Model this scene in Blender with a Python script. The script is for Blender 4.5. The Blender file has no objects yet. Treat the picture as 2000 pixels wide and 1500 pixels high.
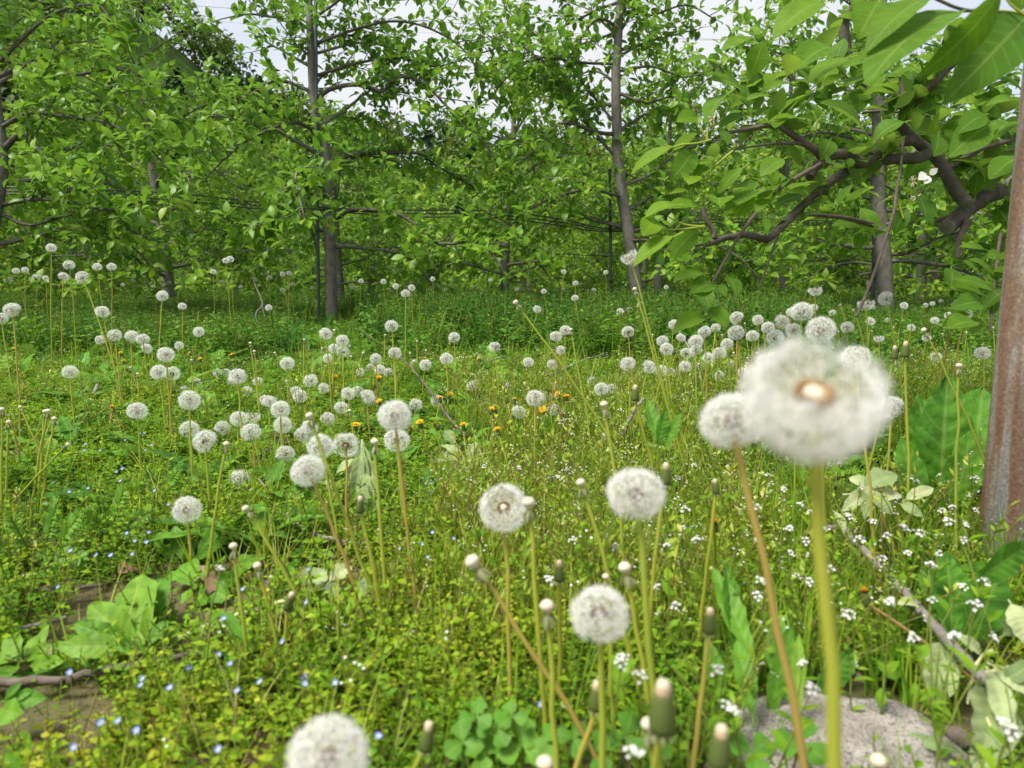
import bpy, math, random
import numpy as np
from mathutils import Vector, noise as mnoise

random.seed(11)
rng = np.random.default_rng(11)
SC = bpy.context.scene
COL = SC.collection
R = math.radians

# ---------------------------------------------------------------- camera
CAM_H = 0.36                      # phone held low among the flowers
PITCH = R(8.3)
FPX = 1400.0                      # focal length in pixels of the 2000 px wide photo
cam_data = bpy.data.cameras.new("camera")
cam_data.sensor_width = 36.0
cam_data.lens = 36.0 * FPX / 2000.0
cam_data.clip_start = 0.02
cam_data.clip_end = 2000.0
cam_data.dof.use_dof = True
cam_data.dof.focus_distance = 1.9
cam_data.dof.aperture_fstop = 8.5
cam = bpy.data.objects.new("camera", cam_data)
COL.objects.link(cam)
cam.location = (0, 0, CAM_H)
cam.rotation_euler = (math.pi / 2 - PITCH, 0, 0)
SC.camera = cam

# ---------------------------------------------------------------- sky and sun (bright thin overcast)
SUN_EL, SUN_AZ = R(60), R(240)    # azimuth measured clockwise from +Y: high, behind and left of the camera
world = bpy.data.worlds.new("World")
SC.world = world
world.use_nodes = True
wn, wl = world.node_tree.nodes, world.node_tree.links
wn.clear()
w_out = wn.new("ShaderNodeOutputWorld")
w_bg = wn.new("ShaderNodeBackground")
w_sky = wn.new("ShaderNodeTexSky")
w_sky.sky_type = 'NISHITA'
w_sky.sun_disc = False
w_sky.sun_elevation = SUN_EL
w_sky.sun_rotation = SUN_AZ
w_tc = wn.new("ShaderNodeTexCoord")
w_map = wn.new("ShaderNodeMapping")
w_map.inputs['Scale'].default_value = (1.0, 1.0, 2.6)
w_noise = wn.new("ShaderNodeTexNoise")
w_noise.inputs['Scale'].default_value = 2.3
w_noise.inputs['Detail'].default_value = 6.0
w_ramp = wn.new("ShaderNodeValToRGB")
w_ramp.color_ramp.elements[0].position = 0.30
w_ramp.color_ramp.elements[0].color = (0.55, 0.55, 0.55, 1)
w_ramp.color_ramp.elements[1].position = 0.58
w_ramp.color_ramp.elements[1].color = (1, 1, 1, 1)
w_mix = wn.new("ShaderNodeMix")
w_mix.data_type = 'RGBA'
w_mix.inputs[7].default_value = (4.6, 4.7, 5.0, 1)      # cloud, in the sky texture's own units
w_bg.inputs['Strength'].default_value = 0.10
wl.new(w_tc.outputs['Generated'], w_map.inputs['Vector'])
wl.new(w_map.outputs['Vector'], w_noise.inputs['Vector'])
wl.new(w_noise.outputs['Fac'], w_ramp.inputs['Fac'])
wl.new(w_ramp.outputs['Color'], w_mix.inputs[0])
wl.new(w_sky.outputs['Color'], w_mix.inputs[6])
wl.new(w_mix.outputs[2], w_bg.inputs['Color'])
wl.new(w_bg.outputs['Background'], w_out.inputs['Surface'])

sun_data = bpy.data.lights.new("sun", 'SUN')
sun_data.energy = 3.2
sun_data.angle = R(20)
sun_data.color = (1.0, 0.95, 0.86)
sun = bpy.data.objects.new("sun", sun_data)
COL.objects.link(sun)
sdir = Vector((math.sin(SUN_AZ) * math.cos(SUN_EL), math.cos(SUN_AZ) * math.cos(SUN_EL), math.sin(SUN_EL)))
sun.rotation_euler = sdir.to_track_quat('Z', 'Y').to_euler()
sun.location = (-4, -1, 9)

SC.view_settings.view_transform = 'Standard'
SC.view_settings.look = 'None'
SC.view_settings.exposure = 0.97
SC.view_settings.gamma = 1.0
SC.cycles.use_denoising = True
SC.cycles.denoiser = 'OPENIMAGEDENOISE'
SC.cycles.denoising_input_passes = 'RGB_ALBEDO_NORMAL'
SC.render.filter_size = 1.15
SC.cycles.max_bounces = 10
SC.cycles.diffuse_bounces = 6
SC.cycles.glossy_bounces = 2
SC.cycles.transmission_bounces = 6
SC.cycles.transparent_max_bounces = 4
SC.cycles.caustics_reflective = False
SC.cycles.caustics_refractive = False

# ---------------------------------------------------------------- photo pixel <-> place
FWD = np.array((0, math.cos(PITCH), -math.sin(PITCH)))
UPV = np.array((0, math.sin(PITCH), math.cos(PITCH)))
RGT = np.array((1.0, 0, 0))
CAMP = np.array((0, 0, CAM_H))


def ray(u, v):
    return FWD + RGT * (u - 1000) / FPX - UPV * (v - 750) / FPX


def at(u, v, d):
    return CAMP + ray(u, v) * d


def ground_z(x, y):
    return (0.010 * np.sin(x * 2.3 + 1.0) * np.cos(y * 1.9) + 0.006 * np.sin(x * 5.1 + y * 3.3)
            + 0.004 * np.sin(x * 11.0 - y * 9.0 + 2.0) * np.cos(y * 13.0 + x * 4.0))


def on_ground(u, v, z=0.0):
    r = ray(u, v)
    t = (z - CAM_H) / r[2]
    return CAMP + r * t


def project(P):
    q = np.asarray(P) - CAMP
    d = q @ FWD
    return 1000 + FPX * (q @ RGT) / d, 750 - FPX * (q @ UPV) / d, d


# ---------------------------------------------------------------- mesh helpers
class MB:
    """collects vertices, faces (tri or quad arrays with a material index) and a per-vertex vector: across, along, tint"""

    def __init__(self):
        self.v, self.f, self.a, self.n = [], [], [], 0

    def add(self, v, faces, a=None):
        v = np.asarray(v, dtype=np.float64).reshape(-1, 3)
        if a is None:
            a = np.zeros((len(v), 3))
            a[:, 2] = 0.5
        self.v.append(v)
        self.a.append(np.asarray(a, dtype=np.float64))
        for fa, m in faces:
            fa = np.asarray(fa, dtype=np.int64)
            if len(fa):
                self.f.append((fa + self.n, m))
        self.n += len(v)

    def template(self):
        v = np.concatenate(self.v)
        a = np.concatenate(self.a)
        byk = {}
        for fa, m in self.f:
            byk.setdefault((fa.shape[1], m), []).append(fa)
        return v, [(np.concatenate(x), k[1]) for k, x in byk.items()], a

    def mesh(self, name, mats, smooth=True):
        me = bpy.data.meshes.new(name)
        v = np.concatenate(self.v)
        a = np.concatenate(self.a)
        me.vertices.add(len(v))
        me.vertices.foreach_set("co", v.astype(np.float32).ravel())
        loops = np.concatenate([fa.ravel() for fa, m in self.f])
        sizes = np.concatenate([np.full(len(fa), fa.shape[1]) for fa, m in self.f])
        mi = np.concatenate([np.full(len(fa), m) for fa, m in self.f])
        me.loops.add(len(loops))
        me.loops.foreach_set("vertex_index", loops.astype(np.int32))
        starts = np.concatenate(([0], np.cumsum(sizes)[:-1]))
        me.polygons.add(len(sizes))
        me.polygons.foreach_set("loop_start", starts.astype(np.int32))
        me.polygons.foreach_set("material_index", mi.astype(np.int32))
        me.polygons.foreach_set("use_smooth", np.full(len(sizes), smooth))
        at_ = me.attributes.new("lf", 'FLOAT_VECTOR', 'POINT')
        at_.data.foreach_set("vector", a.astype(np.float32).ravel())
        for m in mats:
            me.materials.append(m)
        me.update(calc_edges=True)
        return me

    def build(self, name, mats, parent=None, loc=None, smooth=True):
        if not isinstance(mats, (list, tuple)):
            mats = [mats]
        return link(name, self.mesh(name, mats, smooth), parent, loc)


def link(name, data, parent=None, loc=None):
    o = bpy.data.objects.new(name, data)
    COL.objects.link(o)
    if parent is not None:
        o.parent = parent
    if loc is not None:
        o.location = loc
    return o


def tag(o, label=None, cat=None, group=None, kind=None):
    if label:
        o["label"] = label
    if cat:
        o["category"] = cat
    if group:
        o["group"] = group
    if kind:
        o["kind"] = kind
    return o


def thing(name, label, cat, loc=(0, 0, 0), group=None):
    return tag(link(name, None, None, tuple(loc)), label, cat, group)


def norm(a):
    a = np.asarray(a, dtype=np.float64)
    return a / np.maximum(np.linalg.norm(a, axis=-1, keepdims=True), 1e-9)


def frames(D, U):
    """rotation matrices with local +Y along D and local +Z near U"""
    D = norm(D)
    U = np.asarray(U, dtype=np.float64)
    Z = norm(U - D * np.sum(U * D, -1, keepdims=True) + 1e-6)
    X = np.cross(D, Z)
    return np.stack((X, D, Z), axis=-1)


def yaw_frames(yaw, tilt=None, taz=None):
    """upright frames turned by yaw, optionally tilted by tilt towards azimuth taz"""
    n = len(yaw)
    if tilt is None:
        tilt = np.zeros(n)
        taz = np.zeros(n)
    Z = np.stack((np.sin(tilt) * np.cos(taz), np.sin(tilt) * np.sin(taz), np.cos(tilt)), -1)
    Y0 = np.stack((-np.sin(yaw), np.cos(yaw), np.zeros(n)), -1)
    Y = norm(Y0 - Z * np.sum(Y0 * Z, -1, keepdims=True))
    X = np.cross(Y, Z)
    return np.stack((X, Y, Z), axis=-1)


def scatter(mb, tmpl, P, M, S, T):
    """copies of a template at P, with frames M, scales S and tints T"""
    P = np.asarray(P)
    n = len(P)
    if n == 0:
        return
    v, fs, a = tmpl
    S = np.asarray(S, dtype=np.float64)
    if S.ndim == 1:
        S = np.repeat(S[:, None], 3, 1)
    vv = v[None] * S[:, None, :]
    V = np.einsum('nij,nkj->nki', M, vv) + P[:, None, :]
    A = np.repeat(a[None], n, 0)
    A[:, :, 2] = A[:, :, 2] - 0.5 + np.asarray(T)[:, None]
    k = len(v)
    off = (np.arange(n) * k)
    faces = [((fa[None] + off[:, None, None]).reshape(-1, fa.shape[1]), m) for fa, m in fs]
    mb.add(V.reshape(-1, 3), faces, A.reshape(-1, 3))


def scatter_mix(mb, tmpls, P, M, S, T):
    pick = rng.integers(0, len(tmpls), len(P))
    for k, t in enumerate(tmpls):
        i = pick == k
        scatter(mb, t, P[i], M[i], np.asarray(S)[i], np.asarray(T)[i])


def smooth_path(pts, per=5):
    """Catmull-Rom through the points"""
    p = np.asarray(pts, dtype=np.float64)
    q = np.vstack((2 * p[0] - p[1], p, 2 * p[-1] - p[-2]))
    out = []
    for i in range(1, len(q) - 2):
        for s in np.arange(per) / per:
            a, b, c, d = q[i - 1], q[i], q[i + 1], q[i + 2]
            out.append(0.5 * (2 * b + (c - a) * s + (2 * a - 5 * b + 4 * c - d) * s * s + (3 * b - a - 3 * c + d) * s ** 3))
    out.append(p[-1])
    return np.array(out)


def tube(mb, path, radii, k=6, mat=0, tint=0.5, cap=True, rough=0.0):
    path = np.asarray(path, dtype=np.float64)
    n = len(path)
    radii = np.asarray(radii, dtype=np.float64)
    if radii.ndim == 0:
        radii = np.full(n, float(radii))
    T = norm(np.gradient(path, axis=0))
    ref = np.array((0, 0, 1.0)) if abs(T[0][2]) < 0.9 else np.array((1.0, 0, 0))
    N = norm(np.cross(T[0], ref))
    ang = np.arange(k) * 2 * math.pi / k
    rings = []
    for i in range(n):
        N = norm(N - T[i] * (N @ T[i]))
        B = np.cross(T[i], N)
        rr = radii[i] * (1 + rough * rng.uniform(-1, 1, k)) if rough else np.full(k, radii[i])
        rings.append(path[i] + (np.cos(ang)[:, None] * N + np.sin(ang)[:, None] * B) * rr[:, None])
    v = np.concatenate(rings)
    i = np.arange(n - 1)[:, None] * k
    j = np.arange(k)[None]
    f = np.stack((i + j, i + (j + 1) % k, i + k + (j + 1) % k, i + k + j), -1).reshape(-1, 4)
    faces = [(f, mat)]
    a = np.zeros((len(v), 3))
    a[:, 0] = np.tile(np.arange(k) / k, n)
    a[:, 1] = np.repeat(np.linspace(0, 1, n), k)
    a[:, 2] = tint
    if cap:
        # flat ends with vertices of their own, so that they shade as cut faces
        v = np.vstack((v, path[0], path[-1], rings[0], rings[-1]))
        a = np.vstack((a, (0, 0, tint), (0, 1, tint), a[:k], a[(n - 1) * k:n * k]))
        jj = np.arange(k)
        r0_, r1_ = n * k + 2, n * k + 2 + k
        c0 = np.stack((np.full(k, n * k), r0_ + (jj + 1) % k, r0_ + jj), -1)
        c1 = np.stack((np.full(k, n * k + 1), r1_ + jj, r1_ + (jj + 1) % k), -1)
        faces += [(c0, mat), (c1, mat)]
    mb.add(v, faces, a)


def leaf_t(L=1.0, W=0.5, n=4, fold=0.25, curl=0.3, power=0.8, wav=0.0, teeth=0.0, mat=0, petiole=0.0, pmat=None, seed=0, twist=0.0):
    """one leaf lying along +Y, upper face +Z, folded along its midrib and curling down to its tip"""
    rs = np.random.default_rng(seed)
    t = np.linspace(0, 1, n + 1)
    w = np.sin(math.pi * np.clip(t, 0.0, 1) ** power) ** 0.85
    w = np.clip(w, 0.03, 1)
    w[-1] = 0.0
    if teeth:
        w[1:-1] *= 1 - teeth * (np.arange(1, n) % 2)
    zc = -curl * L * t ** 2 + 0.12 * L * t
    y = L * t * (1 - 0.25 * curl * t)
    vs, aa = [], []
    for s in (-1, 0, 1):
        x = s * W / 2 * w
        z = zc + (fold * np.abs(x) if s else 0) + (wav * W * rs.uniform(-1, 1, n + 1) * (1 if s else 0)) + twist * x * t
        vs.append(np.stack((x, y, z), -1))
        aa.append(np.stack((np.full(n + 1, s), t, np.full(n + 1, 0.5)), -1))
    v = np.concatenate(vs)
    a = np.concatenate(aa)
    m = n + 1
    f = []
    for c in (0, 1):
        for i in range(n):
            f.append((c * m + i, (c + 1) * m + i, (c + 1) * m + i + 1, c * m + i + 1))
    f = np.array(f)
    last = f[np.arange(len(f)) % n == n - 1]
    body = f[np.arange(len(f)) % n != n - 1]
    # the tip closes to a triangle
    faces = [(body, mat), (last[:, [0, 1, 2]], mat)]
    mb = MB()
    mb.add(v, faces, a)
    if petiole:
        q = 0.018 * L
        pv = np.array(((-q, 0, 0), (q, 0, 0), (q, -petiole * L, -0.10 * L * petiole), (-q, -petiole * L, -0.10 * L * petiole)))
        mb.add(pv, [(np.array(((0, 3, 2, 1),)), mat if pmat is None else pmat)], np.array(((0, 0, .8),) * 4))
    return mb.template()


# ---------------------------------------------------------------- materials
def leaf_big(W=.5, n=22, m=9, fold=.18, curl=.25, power=1.0, wav=.06, teeth=0.0, seed=0, petiole=.12):
    """a large leaf of length 1 with a crinkled blade between its veins, a ruffled edge and an uneven outline"""
    rs = np.random.default_rng(seed)
    t = np.linspace(0, 1, n + 1)
    s = np.linspace(-1, 1, m)
    w = np.clip(np.sin(math.pi * t ** power) ** .75, .05, 1)
    w[-1] = .02
    ph = rs.uniform(0, 6.28, 8)
    side = {}
    for q in (-1, 1):
        j = 1 + .06 * np.sin(t * 11 + ph[0 + (q > 0)]) + .05 * np.sin(t * 23 + ph[2 + (q > 0)])
        if teeth:
            j = j - teeth * np.abs(np.sin(t * 21 + ph[6]))
        side[q] = w * j
    S, T = np.meshgrid(s, t)
    Wd = np.where(S < 0, side[-1][:, None], side[1][:, None])
    X = S * W / 2 * Wd
    A = np.abs(S)
    Z = -curl * T ** 2 + .12 * T + fold * np.abs(X)
    Z += W * .035 * np.sin(2 * math.pi * 8 * (T - .16 * A)) * 4 * A * (1 - A) * rs.uniform(.7, 1.3)
    Z += wav * W * (np.sin(T * 13 + ph[4] + 1.5 * np.sign(S)) + .6 * np.sin(T * 27 + ph[5])) * A ** 2.2
    Z += .012 * rs.normal(size=Z.shape) * W * A
    X += .05 * W * np.sin(T * 3 + ph[7]) * T
    Y = T * (1 - .25 * curl * T)
    v = np.stack((X, Y, Z), -1).reshape(-1, 3)
    a = np.stack((S, T, .5 + .05 * rs.normal(size=T.shape) * 0), -1).reshape(-1, 3)
    i = np.arange(n)[:, None] * m
    j = np.arange(m - 1)[None]
    f = np.stack((i + j, i + j + 1, i + m + j + 1, i + m + j), -1).reshape(-1, 4)
    mb = MB()
    mb.add(v, [(f, 0)], a)
    if petiole:
        tube(mb, np.array([(0, -petiole, -.02), (0, 0, 0), (0, .30, .03 - .09 * curl - .012)]), np.array((.018, .016, .006)), 5, 0, .85, cap=False)
    return mb.template()


def new_mat(name):
    m = bpy.data.materials.new(name)
    m.use_nodes = True
    m.node_tree.nodes.clear()
    return m, m.node_tree.nodes, m.node_tree.links


def ramp(nodes, stops):
    r = nodes.new("ShaderNodeValToRGB")
    e = r.color_ramp.elements
    e[0].position, e[0].color = stops[0][0], (*stops[0][1], 1)
    e[1].position, e[1].color = stops[-1][0], (*stops[-1][1], 1)
    for p, c in stops[1:-1]:
        x = e.new(p)
        x.color = (*c, 1)
    return r


def leaf_mat(name, stops, trans=0.35, rough=0.45, spec=0.4, veins=0.0, back=None, noise_amt=0.25, noise_scale=60.0, trans_tint=(1.25, 1.25, 0.55)):
    """foliage: hue by the leaf's own tint, veins by its own coordinates, paler underside, part translucent"""
    m, n, l = new_mat(name)
    out = n.new("ShaderNodeOutputMaterial")
    at_ = n.new("ShaderNodeAttribute")
    at_.attribute_name = "lf"
    sep = n.new("ShaderNodeSeparateXYZ")
    l.new(at_.outputs['Vector'], sep.inputs[0])
    rp = ramp(n, stops)
    l.new(sep.outputs['Z'], rp.inputs['Fac'])
    col = rp.outputs['Color']
    if noise_amt:
        tc = n.new("ShaderNodeTexCoord")
        nz = n.new("ShaderNodeTexNoise")
        nz.inputs['Scale'].default_value = noise_scale
        nz.inputs['Detail'].default_value = 2
        l.new(tc.outputs['Object'], nz.inputs['Vector'])
        mr = n.new("ShaderNodeMapRange")
        mr.inputs['From Min'].default_value = 0.3
        mr.inputs['From Max'].default_value = 0.7
        mr.inputs['To Min'].default_value = 1 - noise_amt
        mr.inputs['To Max'].default_value = 1 + noise_amt
        l.new(nz.outputs['Fac'], mr.inputs['Value'])
        mx = n.new("ShaderNodeVectorMath")
        mx.operation = 'SCALE'
        l.new(col, mx.inputs[0])
        l.new(mr.outputs['Result'], mx.inputs['Scale'])
        col = mx.outputs['Vector']
    if veins:
        ab = n.new("ShaderNodeMath")
        ab.operation = 'ABSOLUTE'
        l.new(sep.outputs['X'], ab.inputs[0])
        # side veins run out and forward from the midrib
        sh = n.new("ShaderNodeMath")
        sh.operation = 'MULTIPLY_ADD'
        sh.inputs[1].default_value = -0.16
        l.new(ab.outputs[0], sh.inputs[0])
        l.new(sep.outputs['Y'], sh.inputs[2])
        fr = n.new("ShaderNodeMath")
        fr.operation = 'MULTIPLY'
        fr.inputs[1].default_value = 9.0
        l.new(sh.outputs[0], fr.inputs[0])
        pp = n.new("ShaderNodeMath")
        pp.operation = 'PINGPONG'
        pp.inputs[1].default_value = 0.5
        l.new(fr.outputs[0], pp.inputs[0])
        mn = n.new("ShaderNodeMath")
        mn.operation = 'MULTIPLY_ADD'
        mn.inputs[1].default_value = 0.35
        mn.inputs[2].default_value = 0.06
        l.new(pp.outputs[0], mn.inputs[0])
        mid = n.new("ShaderNodeMath")
        mid.operation = 'MINIMUM'
        l.new(mn.outputs[0], mid.inputs[0])
        l.new(ab.outputs[0], mid.inputs[1])
        mr2 = n.new("ShaderNodeMapRange")
        mr2.inputs['From Min'].default_value = 0.02
        mr2.inputs['From Max'].default_value = 0.10
        mr2.inputs['To Min'].default_value = veins
        mr2.inputs['To Max'].default_value = 0.0
        l.new(mid.outputs[0], mr2.inputs['Value'])
        vm = n.new("ShaderNodeMix")
        vm.data_type = 'RGBA'
        vm.inputs[7].default_value = (0.34, 0.42, 0.12, 1)
        l.new(mr2.outputs['Result'], vm.inputs[0])
        l.new(col, vm.inputs[6])
        col = vm.outputs[2]
    if back:
        ge = n.new("ShaderNodeNewGeometry")
        bm = n.new("ShaderNodeMix")
        bm.data_type = 'RGBA'
        bm.inputs[7].default_value = (*back, 1)
        k = n.new("ShaderNodeMath")
        k.operation = 'MULTIPLY'
        k.inputs[1].default_value = 0.75
        l.new(ge.outputs['Backfacing'], k.inputs[0])
        l.new(k.outputs[0], bm.inputs[0])
        l.new(col, bm.inputs[6])
        col = bm.outputs[2]
    pr = n.new("ShaderNodeBsdfPrincipled")
    pr.inputs['Roughness'].default_value = rough
    pr.inputs['Specular IOR Level'].default_value = spec
    l.new(col, pr.inputs['Base Color'])
    tt = n.new("ShaderNodeVectorMath")
    tt.operation = 'MULTIPLY'
    tt.inputs[1].default_value = trans_tint
    l.new(col, tt.inputs[0])
    tr = n.new("ShaderNodeBsdfTranslucent")
    l.new(tt.outputs['Vector'], tr.inputs['Color'])
    ms = n.new("ShaderNodeMixShader")
    ms.inputs[0].default_value = trans
    l.new(pr.outputs[0], ms.inputs[1])
    l.new(tr.outputs[0], ms.inputs[2])
    l.new(ms.outputs[0], out.inputs['Surface'])
    return m


def plain_mat(name, stops, rough=0.6, scale=40.0, detail=4, spec=0.3, bump=0.0, stretch=(1, 1, 1), trans=0.0, use_tint=0.0):
    """stems, bark, metal and stone: a colour ramp over stretched noise"""
    m, n, l = new_mat(name)
    out = n.new("ShaderNodeOutputMaterial")
    tc = n.new("ShaderNodeTexCoord")
    mp = n.new("ShaderNodeMapping")
    mp.inputs['Scale'].default_value = stretch
    nz = n.new("ShaderNodeTexNoise")
    nz.inputs['Scale'].default_value = scale
    nz.inputs['Detail'].default_value = detail
    nz.inputs['Roughness'].default_value = 0.65
    l.new(tc.outputs['Object'], mp.inputs['Vector'])
    l.new(mp.outputs['Vector'], nz.inputs['Vector'])
    fac = nz.outputs['Fac']
    if use_tint:
        at_ = n.new("ShaderNodeAttribute")
        at_.attribute_name = "lf"
        sep = n.new("ShaderNodeSeparateXYZ")
        l.new(at_.outputs['Vector'], sep.inputs[0])
        mx = n.new("ShaderNodeMix")
        mx.inputs[0].default_value = use_tint
        l.new(nz.outputs['Fac'], mx.inputs[2])
        l.new(sep.outputs['Z'], mx.inputs[3])
        fac = mx.outputs[0]
    rp = ramp(n, stops)
    l.new(fac, rp.inputs['Fac'])
    pr = n.new("ShaderNodeBsdfPrincipled")
    pr.inputs['Roughness'].default_value = rough
    pr.inputs['Specular IOR Level'].default_value = spec
    l.new(rp.outputs['Color'], pr.inputs['Base Color'])
    if bump:
        b = n.new("ShaderNodeBump")
        b.inputs['Strength'].default_value = bump
        b.inputs['Distance'].default_value = 0.004
        l.new(nz.outputs['Fac'], b.inputs['Height'])
        l.new(b.outputs['Normal'], pr.inputs['Normal'])
    surf = pr.outputs[0]
    if trans:
        tr = n.new("ShaderNodeBsdfTranslucent")
        l.new(rp.outputs['Color'], tr.inputs['Color'])
        ms = n.new("ShaderNodeMixShader")
        ms.inputs[0].default_value = trans
        l.new(pr.outputs[0], ms.inputs[1])
        l.new(tr.outputs[0], ms.inputs[2])
        surf = ms.outputs[0]
    l.new(surf, out.inputs['Surface'])
    return m


M = {}
M['apple'] = leaf_mat("apple_leaf", [(0.0, (0.050, 0.155, 0.016)), (0.45, (0.152, 0.315, 0.017)), (0.8, (0.262, 0.410, 0.022)), (1.0, (0.36, 0.44, 0.05))],
                      trans=0.45, rough=0.42, spec=0.36, veins=0.0, back=(0.13, 0.26, 0.07), noise_amt=0.12, noise_scale=3.0)
M['apple_near'] = leaf_mat("near_apple_leaf", [(0.0, (0.045, 0.130, 0.018)), (0.45, (0.105, 0.235, 0.016)), (0.8, (0.175, 0.310, 0.017)), (1.0, (0.30, 0.38, 0.03))],
                           trans=0.50, rough=0.55, spec=0.18, veins=0.42, back=(0.17, 0.27, 0.08), noise_amt=0.15, noise_scale=40.0)
M['wilted'] = leaf_mat("wilted_leaf", [(0.0, (0.10, 0.17, 0.06)), (0.5, (0.24, 0.32, 0.13)), (1.0, (0.42, 0.46, 0.24))],
                       trans=0.12, rough=0.7, spec=0.2, veins=0.35, back=(0.42, 0.47, 0.28), noise_amt=0.2, noise_scale=50.0)
M['chickweed'] = leaf_mat("chickweed_leaf", [(0.0, (0.060, 0.180, 0.014)), (0.4, (0.165, 0.320, 0.016)), (0.78, (0.290, 0.405, 0.020)), (1.0, (0.45, 0.45, 0.04))],
                          trans=0.36, rough=0.55, spec=0.12, noise_amt=0.15, noise_scale=25.0)
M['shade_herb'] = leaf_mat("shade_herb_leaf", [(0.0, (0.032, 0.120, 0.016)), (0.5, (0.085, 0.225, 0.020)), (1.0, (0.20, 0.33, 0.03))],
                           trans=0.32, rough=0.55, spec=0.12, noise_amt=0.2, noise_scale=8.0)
M['grass'] = leaf_mat("grass_blade", [(0.0, (0.10, 0.24, 0.018)), (0.5, (0.23, 0.37, 0.025)), (0.8, (0.38, 0.43, 0.06)), (1.0, (0.56, 0.50, 0.19))],
                      trans=0.34, rough=0.5, spec=0.15, noise_amt=0.15, noise_scale=20.0)
M['broadleaf'] = leaf_mat("broad_leaf", [(0.0, (0.040, 0.16, 0.018)), (0.5, (0.120, 0.290, 0.022)), (0.85, (0.19, 0.34, 0.03)), (1.0, (0.30, 0.40, 0.09))],
                          trans=0.30, rough=0.5, spec=0.22, veins=0.35, back=(0.16, 0.27, 0.09), noise_amt=0.25, noise_scale=70.0)
M['stalk'] = plain_mat("flower_stalk", [(0.0, (0.22, 0.33, 0.035)), (0.45, (0.36, 0.39, 0.045)), (0.75, (0.38, 0.27, 0.07)), (1.0, (0.38, 0.19, 0.09))],
                       rough=0.45, scale=60, trans=0.15, use_tint=0.75)
M['weedstem'] = plain_mat("weed_stem", [(0.0, (0.09, 0.17, 0.02)), (0.5, (0.20, 0.24, 0.04)), (1.0, (0.26, 0.13, 0.06))], rough=0.6, scale=30, use_tint=0.7, trans=0.1)
M['fluff'] = plain_mat("seed_fluff", [(0.0, (0.84, 0.835, 0.80)), (1.0, (0.93, 0.93, 0.90))], rough=0.8, scale=30, spec=0.1, trans=0.40)
M['beak'] = plain_mat("seed_beak", [(0.0, (0.50, 0.47, 0.36)), (1.0, (0.62, 0.59, 0.48))], rough=0.8, scale=30, spec=0.1, trans=0.3)
M['achene'] = plain_mat("seed_achene", [(0.0, (0.13, 0.062, 0.020)), (1.0, (0.29, 0.160, 0.062))], rough=0.7, scale=90)
M['receptacle'] = plain_mat("bare_receptacle", [(0.0, (0.42, 0.34, 0.20)), (0.5, (0.58, 0.52, 0.38)), (1.0, (0.66, 0.62, 0.50))], rough=0.7, scale=120)
M['bract'] = plain_mat("flower_bract", [(0.0, (0.04, 0.07, 0.014)), (0.5, (0.10, 0.13, 0.03)), (1.0, (0.34, 0.30, 0.20))], rough=0.6, scale=120, use_tint=0.6)
M['tuft'] = plain_mat("closed_tuft", [(0.0, (0.36, 0.22, 0.10)), (0.5, (0.54, 0.43, 0.28)), (1.0, (0.64, 0.58, 0.46))], rough=0.8, scale=160, use_tint=0.5)
M['yellow'] = plain_mat("yellow_petal", [(0.0, (0.75, 0.36, 0.008)), (0.5, (0.86, 0.52, 0.010)), (1.0, (0.9, 0.64, 0.03))], rough=0.6, scale=60, trans=0.25, use_tint=0.5)
M['orange'] = plain_mat("orange_petal", [(0.0, (0.45, 0.13, 0.01)), (1.0, (0.80, 0.38, 0.02))], rough=0.6, scale=60, trans=0.2, use_tint=0.5)
M['white'] = plain_mat("white_petal", [(0.0, (0.74, 0.74, 0.70)), (1.0, (0.84, 0.84, 0.81))], rough=0.7, scale=60, trans=0.3)
M['pollen'] = plain_mat("flower_centre", [(0.0, (0.40, 0.42, 0.08)), (1.0, (0.62, 0.58, 0.16))], rough=0.7, scale=60)
M['bark'] = plain_mat("apple_bark", [(0.0, (0.050, 0.045, 0.036)), (0.42, (0.130, 0.120, 0.098)), (0.55, (0.19, 0.176, 0.145)), (0.7, (0.13, 0.125, 0.10)), (1.0, (0.33, 0.31, 0.265))],
                      rough=0.85, scale=26, detail=7, spec=0.2, bump=0.8, stretch=(1, 1, 0.7))
M['limb'] = plain_mat("limb_bark", [(0.0, (0.028, 0.024, 0.018)), (0.42, (0.068, 0.060, 0.045)), (0.6, (0.115, 0.102, 0.080)), (1.0, (0.22, 0.20, 0.165))],
                      rough=0.8, scale=34, detail=7, spec=0.25, bump=0.8)
M['twig'] = plain_mat("twig_bark", [(0.0, (0.05, 0.038, 0.03)), (0.5, (0.12, 0.095, 0.075)), (1.0, (0.24, 0.20, 0.165))], rough=0.8, scale=45, detail=5, spec=0.25, bump=0.5)
M['deadwood'] = plain_mat("dead_twig_bark", [(0.0, (0.10, 0.085, 0.075)), (0.5, (0.22, 0.195, 0.175)), (1.0, (0.34, 0.31, 0.28))], rough=0.8, scale=50, detail=5, bump=0.5)
M['cut'] = plain_mat("sawn_wood", [(0.0, (0.40, 0.12, 0.04)), (0.5, (0.58, 0.22, 0.07)), (1.0, (0.70, 0.42, 0.20))], rough=0.8, scale=90)
M['pipe'] = plain_mat("black_pipe", [(0.0, (0.022, 0.030, 0.032)), (0.6, (0.05, 0.062, 0.066)), (1.0, (0.11, 0.12, 0.13))], rough=0.55, scale=18, detail=6, spec=0.4)
M['hose'] = plain_mat("black_hose", [(0.0, (0.010, 0.011, 0.012)), (1.0, (0.030, 0.031, 0.033))], rough=0.4, scale=30, spec=0.5)
M['wire'] = plain_mat("dark_wire", [(0.0, (0.05, 0.05, 0.055)), (1.0, (0.11, 0.11, 0.12))], rough=0.5, scale=30)
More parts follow.
